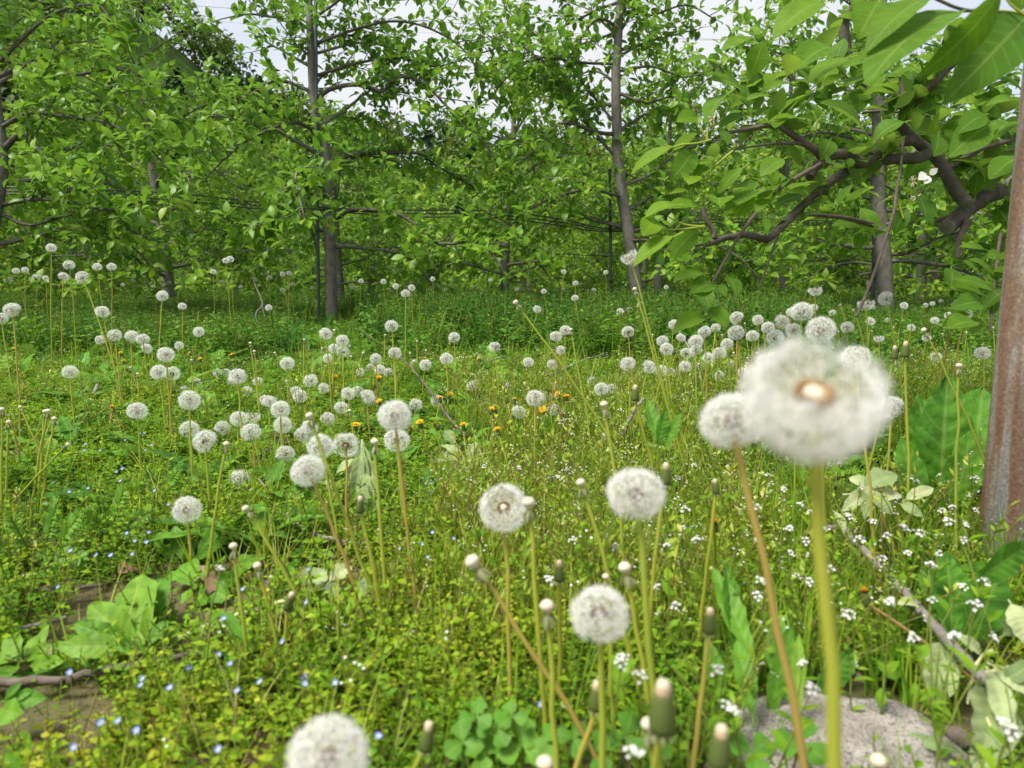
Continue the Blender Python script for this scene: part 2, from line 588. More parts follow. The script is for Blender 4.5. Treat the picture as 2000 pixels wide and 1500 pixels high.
M['dry'] = leaf_mat("dry_leaf", [(0.0, (0.13, 0.075, 0.045)), (0.5, (0.27, 0.17, 0.11)), (1.0, (0.46, 0.34, 0.25))], trans=0.1, rough=0.85, spec=0.1, veins=0.1, noise_amt=0.3)
M['straw'] = plain_mat("pale_straw", [(0.0, (0.40, 0.42, 0.16)), (1.0, (0.66, 0.64, 0.36))], rough=0.6, scale=20, stretch=(1, 1, 1))
M['forest'] = leaf_mat("wood_leaf", [(0.0, (0.010, 0.030, 0.012)), (0.35, (0.030, 0.075, 0.016)), (0.7, (0.085, 0.150, 0.020)), (1.0, (0.17, 0.21, 0.05))],
                       trans=0.2, rough=0.6, spec=0.2, noise_amt=0.2, noise_scale=0.4)


def petal_blue():
    m, n, l = new_mat("speedwell_petal")
    out = n.new("ShaderNodeOutputMaterial")
    at_ = n.new("ShaderNodeAttribute")
    at_.attribute_name = "lf"
    sep = n.new("ShaderNodeSeparateXYZ")
    l.new(at_.outputs['Vector'], sep.inputs[0])
    rp = ramp(n, [(0.0, (0.80, 0.82, 0.90)), (0.3, (0.62, 0.70, 0.90)), (0.62, (0.20, 0.28, 0.80)), (1.0, (0.15, 0.20, 0.72))])
    l.new(sep.outputs['Y'], rp.inputs['Fac'])
    pr = n.new("ShaderNodeBsdfPrincipled")
    pr.inputs['Roughness'].default_value = 0.6
    l.new(rp.outputs['Color'], pr.inputs['Base Color'])
    tr = n.new("ShaderNodeBsdfTranslucent")
    l.new(rp.outputs['Color'], tr.inputs['Color'])
    ms = n.new("ShaderNodeMixShader")
    ms.inputs[0].default_value = 0.3
    l.new(pr.outputs[0], ms.inputs[1])
    l.new(tr.outputs[0], ms.inputs[2])
    l.new(ms.outputs[0], out.inputs['Surface'])
    return m


def rust_mat():
    m, n, l = new_mat("rusty_galvanised_steel")
    out = n.new("ShaderNodeOutputMaterial")
    tc = n.new("ShaderNodeTexCoord")
    mp = n.new("ShaderNodeMapping")
    mp.inputs['Scale'].default_value = (1, 1, 0.11)
    l.new(tc.outputs['Object'], mp.inputs['Vector'])
    n1 = n.new("ShaderNodeTexNoise")
    n1.inputs['Scale'].default_value = 44
    n1.inputs['Detail'].default_value = 5
    n1.inputs['Distortion'].default_value = 0.6
    l.new(mp.outputs['Vector'], n1.inputs['Vector'])
    n2 = n.new("ShaderNodeTexNoise")
    n2.inputs['Scale'].default_value = 260
    n2.inputs['Detail'].default_value = 4
    l.new(tc.outputs['Object'], n2.inputs['Vector'])
    rp = ramp(n, [(0.32, (0.17, 0.20, 0.23)), (0.42, (0.26, 0.235, 0.21)), (0.49, (0.22, 0.155, 0.115)), (0.58, (0.195, 0.105, 0.070)), (0.72, (0.125, 0.066, 0.048))])
    l.new(n1.outputs['Fac'], rp.inputs['Fac'])
    rp2 = ramp(n, [(0.35, (0.72, 0.70, 0.68)), (0.62, (1.12, 1.10, 1.06)), (0.72, (1.6, 1.45, 1.3))])
    l.new(n2.outputs['Fac'], rp2.inputs['Fac'])
    mx = n.new("ShaderNodeVectorMath")
    mx.operation = 'MULTIPLY'
    l.new(rp.outputs['Color'], mx.inputs[0])
    l.new(rp2.outputs['Color'], mx.inputs[1])
    pr = n.new("ShaderNodeBsdfPrincipled")
    pr.inputs['Roughness'].default_value = 0.62
    pr.inputs['Metallic'].default_value = 0.15
    l.new(mx.outputs['Vector'], pr.inputs['Base Color'])
    b = n.new("ShaderNodeBump")
    b.inputs['Strength'].default_value = 0.25
    b.inputs['Distance'].default_value = 0.002
    l.new(n2.outputs['Fac'], b.inputs['Height'])
    l.new(b.outputs['Normal'], pr.inputs['Normal'])
    l.new(pr.outputs[0], out.inputs['Surface'])
    return m


def soil_mat():
    m, n, l = new_mat("soil")
    out = n.new("ShaderNodeOutputMaterial")
    tc = n.new("ShaderNodeTexCoord")
    n1 = n.new("ShaderNodeTexNoise")
    n1.inputs['Scale'].default_value = 9
    n1.inputs['Detail'].default_value = 8
    n1.inputs['Roughness'].default_value = 0.7
    l.new(tc.outputs['Object'], n1.inputs['Vector'])
    rp = ramp(n, [(0.25, (0.085, 0.055, 0.034)), (0.5, (0.20, 0.135, 0.085)), (0.75, (0.33, 0.24, 0.155))])
    l.new(n1.outputs['Fac'], rp.inputs['Fac'])
    n2 = n.new("ShaderNodeTexNoise")
    n2.inputs['Scale'].default_value = 0.9
    n2.inputs['Detail'].default_value = 4
    l.new(tc.outputs['Object'], n2.inputs['Vector'])
    rp2 = ramp(n, [(0.40, (0, 0, 0)), (0.55, (1, 1, 1))])
    l.new(n2.outputs['Fac'], rp2.inputs['Fac'])
    mx = n.new("ShaderNodeMix")
    mx.data_type = 'RGBA'
    mx.inputs[7].default_value = (0.055, 0.085, 0.022, 1)      # moss and litter
    l.new(rp2.outputs['Color'], mx.inputs[0])
    l.new(rp.outputs['Color'], mx.inputs[6])
    pr = n.new("ShaderNodeBsdfPrincipled")
    pr.inputs['Roughness'].default_value = 0.95
    pr.inputs['Specular IOR Level'].default_value = 0.1
    l.new(mx.outputs[2], pr.inputs['Base Color'])
    n3 = n.new("ShaderNodeTexNoise")
    n3.inputs['Scale'].default_value = 120
    n3.inputs['Detail'].default_value = 6
    l.new(tc.outputs['Object'], n3.inputs['Vector'])
    b = n.new("ShaderNodeBump")
    b.inputs['Strength'].default_value = 0.9
    b.inputs['Distance'].default_value = 0.01
    l.new(n3.outputs['Fac'], b.inputs['Height'])
    l.new(b.outputs['Normal'], pr.inputs['Normal'])
    l.new(pr.outputs[0], out.inputs['Surface'])
    return m


def granite_mat():
    m, n, l = new_mat("granite")
    out = n.new("ShaderNodeOutputMaterial")
    tc = n.new("ShaderNodeTexCoord")
    n1 = n.new("ShaderNodeTexNoise")
    n1.inputs['Scale'].default_value = 420
    n1.inputs['Detail'].default_value = 3
    l.new(tc.outputs['Object'], n1.inputs['Vector'])
    n2 = n.new("ShaderNodeTexNoise")
    n2.inputs['Scale'].default_value = 22
    n2.inputs['Detail'].default_value = 5
    l.new(tc.outputs['Object'], n2.inputs['Vector'])
    rp = ramp(n, [(0.33, (0.07, 0.068, 0.068)), (0.43, (0.27, 0.25, 0.225)), (0.6, (0.38, 0.355, 0.315)), (0.75, (0.46, 0.44, 0.40))])
    l.new(n1.outputs['Fac'], rp.inputs['Fac'])
    rp2 = ramp(n, [(0.3, (0.62, 0.58, 0.55)), (0.6, (1.0, 0.98, 0.95))])
    l.new(n2.outputs['Fac'], rp2.inputs['Fac'])
    mx = n.new("ShaderNodeVectorMath")
    mx.operation = 'MULTIPLY'
    l.new(rp.outputs['Color'], mx.inputs[0])
    l.new(rp2.outputs['Color'], mx.inputs[1])
    pr = n.new("ShaderNodeBsdfPrincipled")
    pr.inputs['Roughness'].default_value = 0.85
    l.new(mx.outputs['Vector'], pr.inputs['Base Color'])
    b = n.new("ShaderNodeBump")
    b.inputs['Strength'].default_value = 0.5
    b.inputs['Distance'].default_value = 0.004
    l.new(n2.outputs['Fac'], b.inputs['Height'])
    l.new(b.outputs['Normal'], pr.inputs['Normal'])
    l.new(pr.outputs[0], out.inputs['Surface'])
    return m


M['blue'] = petal_blue()
M['rust'] = rust_mat()
M['soil'] = soil_mat()
M['granite'] = granite_mat()
M['turf'] = plain_mat("orchard_turf", [(0.3, (0.022, 0.045, 0.010)), (0.55, (0.05, 0.10, 0.018)), (0.75, (0.10, 0.15, 0.03))], rough=0.95, scale=3.0, detail=8, spec=0.1)

# ================================================================ SETTING
def build_ground():
    sx = np.linspace(-1, 1, 221)
    xs = 5 * sx + 175 * sx ** 5
    sy = np.linspace(0, 1, 241)
    ys = -1.6 + 9 * sy + 210 * sy ** 5
    X, Y = np.meshgrid(xs, ys)
    fade = np.clip(1.5 - np.abs(Y) / 30, 0, 1)
    Z = ground_z(X, Y) * fade
    nx, ny = len(xs), len(ys)
    v = np.stack((X, Y, Z), -1).reshape(-1, 3)
    i = np.arange(ny - 1)[:, None] * nx
    j = np.arange(nx - 1)[None]
    f = np.stack((i + j, i + j + 1, i + nx + j + 1, i + nx + j), -1).reshape(-1, 4)
    mb = MB()
    far = v[f[:, 0], 1] > 8.0
    mb.add(v, [(f[~far], 0), (f[far], 1)])
    tag(mb.build("ground", [M['soil'], M['turf']]), kind="structure")


HX = np.array((-170, -71, -57, -43, -34, -15, 0, 30, 71, 170), dtype=float)
HZ = np.array((48, 44, 39, 29, 20, 14.5, 12.5, 12, 14, 20), dtype=float)


def hill_z(x, y):
    t = np.clip((y - 40) / 62, 0, 1)
    s = t * t * (3 - 2 * t)
    return np.interp(x, HX, HZ) * s + 0.6 * np.sin(x * .21 + y * .17) * s


def build_hill():
    xs = np.linspace(-170, 170, 121)
    ys = np.linspace(39, 180, 50)
    X, Y = np.meshgrid(xs, ys)
    Z = hill_z(X, Y) - 0.05
    nx, ny = len(xs), len(ys)
    v = np.stack((X, Y, Z), -1).reshape(-1, 3)
    i = np.arange(ny - 1)[:, None] * nx
    j = np.arange(nx - 1)[None]
    f = np.stack((i + j, i + j + 1, i + nx + j + 1, i + nx + j), -1).reshape(-1, 4)
    mb = MB()
    mb.add(v, [(f, 0)])
    tag(mb.build("hill", M['turf']), kind="structure")


CLUMP = [leaf_t(1.0, 0.62, 2, 0.3, 0.3, seed=i) for i in range(2)]


def wood_crown(mb, c, r, h, n, tint, cone=False):
    """a far crown as a shell of leaf clumps, broken into boughs"""
    d = norm(rng.normal(size=(n, 3)))
    if cone:
        t = rng.random(n) ** 0.8
        rad = r * (1 - t) * (0.75 + 0.35 * rng.random(n))
        az = rng.random(n) * 6.283
        P = np.stack((np.cos(az) * rad, np.sin(az) * rad, h * (0.12 + 0.88 * t)), -1)
    else:
        k = 7
        sub = norm(rng.normal(size=(k, 3))) * np.array((r * .62, r * .62, h * .26))
        sub[:, 2] = np.abs(sub[:, 2]) * rng.choice((-1, 1, 1), k)
        which = rng.integers(0, k, n)
        P = sub[which] + d * (r * 0.48) * (0.7 + 0.4 * rng.random((n, 1)))
        P[:, 2] += h * 0.62
    U = d * .6 + np.array((0, 0, .8))
    D = np.stack((d[:, 0], d[:, 1], d[:, 2] * .3 - .2), -1) + rng.normal(size=(n, 3)) * .5
    scatter_mix(mb, CLUMP, P + c, frames(D, U), 0.55 + .5 * rng.random(n), np.clip(tint + rng.normal(size=n) * .10, 0, 1))


def build_wood():
    mb = MB()
    for i in range(520):
        y = rng.uniform(48, 118)
        x = rng.uniform(-0.95, 0.85) * y
        if x > -20 and rng.random() < .35:
            continue
        dark = rng.random() < .32
        z = float(hill_z(x, y))
        wood_crown(mb, np.array((x, y, z)), rng.uniform(2.0, 3.6), rng.uniform(5.0, 8.5), 210,
                   rng.uniform(.06, .25) if dark else rng.uniform(.5, .95), cone=dark and rng.random() < .6)
    tag(mb.build("hillside_wood", M['forest']), "dark and fresh green mixed wood covering the hill behind the orchard", "wood", kind="stuff")


# ================================================================ APPLE TREES
APPLE = [leaf_t(1, .52, 4, .30, .30, seed=1, petiole=.22), leaf_t(1, .58, 4, .20, .45, seed=2, petiole=.22),
         leaf_t(1, .47, 4, .45, .22, seed=3, petiole=.22, wav=.03), leaf_t(1, .55, 4, .12, .12, seed=4, petiole=.22, twist=.25)]
APPLE_HI = [leaf_t(1, .52, 9, .26, .32, seed=11, petiole=.25, wav=.012), leaf_t(1, .60, 9, .18, .50, seed=12, petiole=.25, wav=.014),
            leaf_t(1, .48, 9, .40, .25, seed=13, petiole=.25, wav=.02), leaf_t(1, .57, 9, .12, .12, seed=14, petiole=.25, twist=.3, wav=.012)]


class Leaves:
    def __init__(self):
        self.P, self.D, self.U, self.S, self.T = [], [], [], [], []

    def add(self, p, d, u, s, t):
        self.P.append(p)
        self.D.append(d)
        self.U.append(u)
        self.S.append(s)
        self.T.append(t)

    def mesh_into(self, mb, tmpls):
        if self.P:
            scatter_mix(mb, tmpls, np.array(self.P), frames(np.array(self.D), np.array(self.U)), np.array(self.S), np.clip(np.array(self.T), 0, 1))


def spur(lv, p, axis, rs, size, n, tint):
    """a rosette of leaves round a spur"""
    axis = norm(axis)
    ref = np.array((0, 0, 1.0)) if abs(axis[2]) < .9 else np.array((1.0, 0, 0))
    a = norm(np.cross(axis, ref))
    b = np.cross(axis, a)
    ph = rs.uniform(0, 6.28)
    for i in range(n):
        az = ph + i * 2.4 + rs.uniform(-.3, .3)
        op = rs.uniform(.75, 1.5)
        d = axis * math.cos(op) + (a * math.cos(az) + b * math.sin(az)) * math.sin(op)
        d = d + np.array((0, 0, .12)) + rs.normal(size=3) * .12
        u = np.array((0, 0, 1.0)) + rs.normal(size=3) * .30 + axis * .22 + np.array((0, -.12, 0))
        s = size * rs.uniform(.62, 1.15)
        lv.add(p + norm(d) * s * .2, d, u, s, tint + rs.normal() * .15)


def shoot(mb, lv, p, d, ln, rs, size, tint, r0=.0042, k=4, per=.065, young=.0):
    n = max(3, int(ln / .07) + 1)
    pts = [p]
    d = norm(d)
    for i in range(n):
        d = norm(d + rs.normal(size=3) * .17 + np.array((0, 0, .05)))
        pts.append(pts[-1] + d * ln / n)
    pts = np.array(pts)
    tube(mb, pts, np.linspace(r0, .0016, len(pts)), k, 0, rs.uniform(.2, .8), cap=False)
    m = max(1, int(ln / per))
    for i in range(1, m + 1):
        t = i / m * (len(pts) - 1)
        j = min(int(t), len(pts) - 2)
        q = pts[j] + (pts[j + 1] - pts[j]) * (t - j)
        ax = norm(pts[j + 1] - pts[j] + rs.normal(size=3) * .5) if i < m else pts[-1] - pts[-2]
        spur(lv, q, ax, rs, size, int(rs.integers(3, 6)) if i < m else int(rs.integers(4, 7)), tint + young * i / m)


def dress_limb(mb, lv, path, r0, r1, rs, size=.082, dens=1.0, start=.12, tint=.5, k=7, shoot_len=(.12, .52), bark=True, up=.35):
    """wood of one limb with its side shoots and leaves"""
    path = np.asarray(path)
    rad = r0 + (r1 - r0) * np.linspace(0, 1, len(path)) ** .8
    if bark:
        tube(mb, path, rad, k, 0, rs.uniform(.3, .7), rough=.10)
    seg = np.linalg.norm(np.diff(path, axis=0), axis=1)
    cum = np.concatenate(([0], np.cumsum(seg)))
    tot = cum[-1]
    s = tot * start
    while s < tot:
        j = min(np.searchsorted(cum, s) - 1, len(path) - 2)
        j = max(j, 0)
        f = (s - cum[j]) / max(seg[j], 1e-6)
        p = path[j] + (path[j + 1] - path[j]) * f
        T = norm(path[j + 1] - path[j])
        side = norm(np.cross(T, rs.normal(size=3)))
        if rs.random() < .3:
            spur(lv, p, side + np.array((0, 0, .5)), rs, size, int(rs.integers(3, 6)), tint)
        else:
            d = T * rs.uniform(.2, .9) + side * rs.uniform(.5, 1.0) + np.array((0, 0, up * rs.uniform(-.6, 1.3)))
            shoot(mb, lv, p, d, rs.uniform(*shoot_len), rs, size, tint, r0=min(.0045, rad[j] * .7))
        s += rs.uniform(.050, .10) / dens
    spur(lv, path[-1], path[-1] - path[-2], rs, size, 6, tint + .15)


def limb_path(p0, az, el, ln, rs, arch=.55, wig=.10):
    n = 8
    pts = [np.array(p0, dtype=float)]
    e = el
    a = az
    for i in range(n):
        a += rs.normal() * wig * 1.6
        e -= arch * ln / n * (1.4 if i > 2 else .2) + rs.normal() * wig
        d = np.array((math.cos(a) * math.cos(e), math.sin(a) * math.cos(e), math.sin(e)))
        pts.append(pts[-1] + d * ln / n)
    return smooth_path(pts, 3)


def trunk_at(path, z):
    k = int(np.clip(np.searchsorted(path[:, 2], z), 1, len(path) - 1))
    f = (z - path[k - 1, 2]) / max(path[k, 2] - path[k - 1, 2], 1e-6)
    return path[k - 1] + (path[k] - path[k - 1]) * np.clip(f, 0, 1)


def generic_limbs(tp, rs, n, zlo, zhi, lmax=1.45, lmin=.55, back=False):
    out = []
    for i in range(n):
        t = (i + rs.uniform(-.3, .3)) / n
        z = zlo + (zhi - zlo) * np.clip(t, 0, 1)
        ln = (lmax + (lmin - lmax) * np.clip(t, 0, 1)) * rs.uniform(.8, 1.15)
        az = i * 2.4 + rs.uniform(-.5, .5)
        if back and math.sin(az) < -.35 and rs.random() < .7:
            az = -az
        low = max(0.0, .45 - t)
        out.append((limb_path(trunk_at(tp, z), az, rs.uniform(.15, .65) + t * .25 - low * .5, ln, rs, arch=rs.uniform(.5, 1.0) + low), .020 - .008 * t))
    return out


def tree_meshes(seed, height=3.2, n=17, dens=1.0, size=.082, tint=.5):
    """a whole generic apple tree at the origin: wood mesh, leaf mesh"""
    rs = np.random.default_rng(seed)
    w, lv = MB(), Leaves()
    lean = rs.normal(size=2) * .06
    tp = smooth_path([(0, 0, -.05), (0, 0, .25), (lean[0] * .4, lean[1] * .4, .9), (lean[0] * .5, lean[1], 1.6), (lean[0] * .2, lean[1] * 1.2, 2.4), (lean[0], lean[1], height)], 5)
    tube(w, tp, np.interp(tp[:, 2], (0, .08, .6, height), (.068, .056, .048, .010)), 10, 0, .5, rough=.06)
    for path, r in generic_limbs(tp, rs, n, .30, height * .95):
        dress_limb(w, lv, path, r, .004, rs, size, dens * (.92 if path[0][2] < 1.5 else .62), .15, tint)
    for i in range(4):
        p = trunk_at(tp, height * rs.uniform(.8, 1.0))
        shoot(w, lv, p, np.array((rs.normal() * .3, rs.normal() * .3, 1.0)), rs.uniform(.3, .6), rs, size, tint)
    c = MB()
    lv.mesh_into(c, APPLE)
    return w.mesh("trunk", [M['bark']]), c.mesh("crown", [M['apple']])


ORD = ["first", "second", "third", "fourth", "fifth", "sixth", "seventh", "eighth", "ninth", "tenth", "eleventh", "twelfth", "thirteenth",
       "fourteenth", "fifteenth", "sixteenth", "seventeenth", "eighteenth", "nineteenth", "twentieth", "twenty-first", "twenty-second",
       "twenty-third", "twenty-fourth"]


def cable(name, pts, r, mat, label, cat, group=None):
    mb = MB()
    tube(mb, smooth_path(pts, 6), r, 6, 0)
    o = mb.build(name, mat)
    return tag(o, label, cat, group)


def pole(name, u, vtop, vbot, d, r, label, lean=0.0, group=None):
    p = at(u, vbot, d)
    p[2] = 0
    top = at(u + lean, vtop, d)
    o = thing(name, label, "pole", p, group)
    mb = MB()
    h = top - p
    tube(mb, np.array([(0, 0, -.05), h * .5, h]), r, 10, 0)
    mb.build("pipe", M['pipe'], o)
    for s in (.28, .62):
        mb = MB()
        q = h * s
        tube(mb, np.array([q - (0, 0, .012), q + (0, 0, .012)]), r * 1.35, 10, 0)
        mb.build("tie_band", M['hose'], o)
    return o


def row_trees():
    """the nearest row, limb by limb from the photo, then the rows behind it"""
    grp = "apple trees of the nearest row"

    def px(pts, d, dd=None):
        dd = np.zeros(len(pts)) if dd is None else np.linspace(0, dd, len(pts)) if np.isscalar(dd) else np.asarray(dd)
        return np.array([at(u, v, d + k) for (u, v), k in zip(pts, dd)])

    def near_tree(name, label, d, trunk, width, limbs, ngen, zlo, zhi, seed, ground_v, lmax=1.3, scars=()):
        rs = np.random.default_rng(seed)
        tp = px(trunk, d)
        base = tp[0].copy()
        base[2] = 0.0
        root = thing(name, label, "tree", base, grp)
        pts = np.vstack((base - (0, 0, .06), base + (tp[0] - base) * .5, tp)) if tp[0][2] > .05 else np.vstack((base - (0, 0, .06), tp[1:]))
        tw = smooth_path(pts - base, 5)
        ht = tw[-1][2]
        w = MB()
        tube(w, tw, np.interp(tw[:, 2], (0, .10, .9, ht * .8, ht), (width * 1.18, width, width * .86, width * .6, width * .22)), 14, 0, .5, rough=.05)
        lv = Leaves()
        for pl, dd, r in limbs:
            b = MB()
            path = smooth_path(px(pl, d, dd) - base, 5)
            dress_limb(b, lv, path, r, .005, rs, .088, 1.35 if path[:, 2].mean() < 1.75 else 1.0, .16, .5, k=8)
            b.build("branch", M['limb'], root)
        for path, r in generic_limbs(tw, rs, ngen, zlo, zhi, lmax=lmax, back=True):
            b = MB()
            dress_limb(b, lv, path, r, .004, rs, .088, 1.35 if path[0][2] < 1.5 else .72, .15, .5)
            b.build("branch", M['bark'], root)
        b = w
        for i in range(5):
            shoot(b, lv, trunk_at(tw, rs.uniform(.85, 2.5)), np.array((rs.normal() * .9, -rs.uniform(.3, 1), rs.uniform(-.2, .7))), rs.uniform(.12, .34), rs, .085, .5, r0=.004, per=.06)
        for i in range(7):
            shoot(b, lv, trunk_at(tw, rs.uniform(1.9, ht)), np.array((rs.normal() * .8, rs.normal() * .8, .8)), rs.uniform(.5, .95), rs, .075, .5, r0=.006, per=.06)
        w.build("trunk", M['bark'], root)
        c = MB()
        lv.mesh_into(c, APPLE)
        c.build("crown", M['apple'], root)
        for (u, v, r) in scars:
            s = MB()
            p = at(u, v, d - width * .88) - base
            tube(s, np.array([p + (0, .02, 0), p, p - (0, .006, 0)]), np.array((r * 1.1, r, r * .75)), 12, 0)
            s.build("pruning_scar", M['cut'], root)
        return root

    near_tree("apple_tree", "apple tree with a grey trunk and an orange pruning scar, beside a black pole", 5.3,
              [(648, 648), (646, 520), (641, 420), (638, 330), (628, 258), (613, 190), (607, 90), (604, 0), (601, -110)], .044,
              [([(616, 195), (650, 172), (705, 165), (745, 178), (765, 160), (790, 150), (830, 165), (870, 205), (900, 232), (940, 275), (985, 330)], -.35, .020),
               ([(610, 95), (640, 74), (690, 70), (715, 88), (735, 130), (770, 170)], .4, .014),
               ([(638, 425), (600, 412), (560, 411), (520, 425), (470, 440), (420, 470)], .3, .015),
               ([(652, 432), (680, 412), (720, 410), (770, 415), (820, 445), (850, 473), (880, 476), (930, 474), (965, 500), (990, 540)], -.7, .020),
               ([(610, 180), (560, 160), (526, 162), (496, 181), (476, 193), (430, 196), (380, 215), (330, 250)], -.4, .016),
               ([(640, 315), (690, 302), (755, 298), (819, 300), (849, 322), (890, 345), (950, 380)], .5, .022),
               ([(630, 270), (580, 240), (510, 260), (450, 300), (400, 350)], -.9, .016),
               ([(607, 90), (680, 62), (760, 42), (830, 52), (900, 92), (940, 150)], -.3, .013),
               ([(612, 150), (690, 125), (780, 112), (850, 130), (925, 108), (985, 90)], .35, .013),
               ([(606, 20), (690, -10), (780, 0), (860, -20)], .2, .012),
               ([(606, 60), (570, 30), (540, -5), (520, -60)], .2, .012),
               ([(606, 40), (650, 10), (690, -20), (740, -30)], -.4, .012),
               ([(636, 345), (600, 370), (550, 395), (500, 440), (470, 480)], -1.0, .014)],
              11, .55, 2.6, 21, 640, scars=((641, 441, .0155),))
    near_tree("apple_tree", "apple tree with a stout brown trunk behind the tall bare dandelion stalks", 5.6,
              [(1252, 640), (1240, 540), (1225, 440), (1215, 380), (1206, 280), (1203, 150), (1207, 80), (1214, -40), (1216, -140)], .052,
              [([(1199, 50), (1180, 38), (1160, 42), (1140, 66), (1125, 92), (1100, 130)], -.3, .015),
               ([(1208, 5), (1170, 18), (1120, 42), (1080, 60), (1030, 70)], .3, .014),
               ([(1205, 125), (1130, 122), (1060, 112), (1000, 142), (955, 195)], -.4, .013),
               ([(1206, 62), (1150, 82), (1090, 92), (1030, 55), (985, 15)], .3, .012),
               ([(1209, 20), (1270, 30), (1340, 10), (1400, 40)], -.2, .012),
               ([(1204, 140), (1270, 130), (1340, 150), (1410, 130)], -.5, .012),
               ([(1212, 60), (1240, 15), (1262, -30), (1280, -80)], .1, .014),
               ([(1203, 262), (1165, 258), (1110, 240), (1075, 255), (1050, 290), (1012, 318), (985, 350)], -.5, .018),
               ([(1216, 385), (1190, 378), (1150, 370), (1080, 386), (1020, 420), (980, 460)], -.6, .014),
               ([(1238, 452), (1290, 440), (1340, 450), (1400, 470)], .5, .016),
               ([(1204, 100), (1240, 90), (1290, 75), (1350, 60)], .5, .014),
               ([(1205, 180), (1260, 200), (1320, 190), (1380, 230)], -.4, .014),
               ([(1207, 250), (1160, 190), (1090, 110), (1075, 140), (1030, 190)], .6, .012),
               ([(1230, 470), (1270, 470), (1310, 490), (1350, 530)], -.7, .012)],
              11, .55, 2.6, 22, 600)
    near_tree("apple_tree", "apple tree with a smooth grey trunk standing behind the sawn foreground branch", 5.5,
              [(1732, 640), (1728, 540), (1720, 450), (1714, 380), (1716, 250), (1712, 120), (1718, 0), (1722, -120)], .062,
              [([(1735, 498), (1770, 494), (1800, 480), (1840, 462), (1890, 450)], -.4, .016),
               ([(1716, 442), (1690, 440), (1650, 430), (1590, 420), (1540, 436), (1490, 470)], -.5, .016),
               ([(1716, 392), (1690, 386), (1660, 372), (1620, 360)], .4, .014),
               ([(1715, 300), (1660, 270), (1590, 260), (1520, 290)], -.5, .015),
               ([(1714, 180), (1650, 150), (1580, 130), (1510, 100), (1450, 90)], -.2, .014),
               ([(1714, 200), (1770, 170), (1840, 160), (1910, 190)], .2, .014)],
              16, .5, 2.75, 23, 600)
    near_tree("apple_tree", "apple tree at the left edge with a dark trunk and an arched limb", 4.9,
              [(-34, 610), (-26, 500), (-6, 400), (4, 300), (-8, 200), (-16, 60), (-18, -80)], .048,
              [([(8, 292), (35, 264), (58, 268), (85, 303), (125, 338), (165, 372), (200, 410)], -.4, .022),
               ([(0, 150), (45, 128), (95, 127), (140, 146), (200, 137), (245, 138), (290, 158), (330, 190)], -.3, .018),
               ([(5, 400), (60, 390), (130, 392), (215, 410), (280, 392), (330, 400)], -.9, .016),
               ([(0, 120), (60, 60), (120, 20), (190, 10), (220, 45)], -.3, .015),
               ([(5, 420), (60, 440), (140, 420), (230, 440), (300, 470)], -.2, .014),
               ([(0, 250), (60, 220), (140, 230), (210, 240), (280, 280), (330, 330)], -.5, .015)],
              16, .58, 2.75, 24, 600)

    # poles and lines
    pole("black_pole", 622, -40, 640, 5.25, .0125, "black steel pole tight beside the scarred left apple trunk", lean=-6, group="black poles along the rows")
    pole("black_pole", 1194, 330, 620, 5.75, .0125, "black steel pole left of the stout second trunk", lean=-3, group="black poles along the rows")
    pole("black_pole", 980, 300, 600, 8.5, .012, "thin black pole beside the grey trunk between the two main trees", lean=-2, group="black poles along the rows")
    pole("black_pole", 1706, 300, 620, 5.65, .016, "black steel pole left of the smooth grey right trunk", lean=4, group="black poles along the rows")
    pole("black_pole", 1772, 380, 600, 8.4, .012, "far black pole right of the smooth grey right trunk", lean=4, group="black poles along the rows")
    hg = "black irrigation hoses along the nearest row"
    for k, (dv, nm) in enumerate(((0, "uppermost"), (7, "middle"), (13, "lowest"))):
        cable("drip_hose", [at(-80, 362 + dv, 5.15), at(300, 375 + dv, 5.2), at(480, 392 + dv, 5.24), at(622, 405 + dv * .5, 5.25), at(800, 410 + dv, 5.35), at(960, 412 + dv, 5.45),
                            at(1100, 428 + dv, 5.6), at(1194, 446 + dv * .5, 5.72), at(1400, 428 + dv, 5.65), at(1706, 432 + dv * .5, 5.64), at(2080, 420 + dv, 5.6)],
              .0052, M['hose'], f"{nm} of the black hoses sagging between the poles", "hose", hg)
    cable("drip_hose", [at(100, 500, 8.3), at(700, 484, 8.4), at(980, 490, 8.45), at(1240, 502, 8.4), at(1772, 512, 8.4), at(2100, 515, 8.4)], .006, M['hose'],
          "thin black hose of the second row, low between the far trunks", "hose")
    wg = "trellis wires"
    cable("trellis_wire", [at(-60, -20, 5.2), at(620, 28, 5.25), at(900, 46, 5.5), at(1200, 70, 5.72), at(1700, 82, 5.7), at(2100, 70, 5.7)], .0013, M['wire'],
          "thin dark wire crossing the sky through both main tree tops", "wire", wg)
    cable("trellis_wire", [at(300, 30, 8.5), at(500, 48, 8.5), at(700, 62, 8.5), at(980, 66, 8.5), at(1300, 76, 8.5), at(1772, 90, 8.4)], .0011, M['wire'],
          "faint wire of the second row against the sky left of the black pole", "wire", wg)

    # the rows behind
    kinds = [tree_meshes(100 + i, height=h, n=23, dens=1.3, size=.090, tint=t) for i, (h, t) in
             enumerate(((2.6, .60), (2.9, .68), (2.5, .58), (2.95, .70)))]
    far = [tree_meshes(200 + i, height=h, n=23, dens=1.1, size=.115, tint=.75) for i, h in enumerate((2.7, 2.9, 2.5))]
    rows = [(8.6, [-120, 335, 668, 985, 1282, 1527, 1792, 2110], kinds, "second")]
    for k, (d, nm, kd) in enumerate(((11.8, "third", kinds), (15.2, "fourth", far), (18.8, "fifth", far), (22.6, "sixth", far), (27.0, "seventh", far))):
        n = int(2 * (.73 * d + 1.0) / 2.35) + 1
        us = [1000 + ((i - (n - 1) / 2) * 2.35 + rng.uniform(-.35, .35)) * FPX / d for i in range(n)]
        rows.append((d, us, kd, nm))
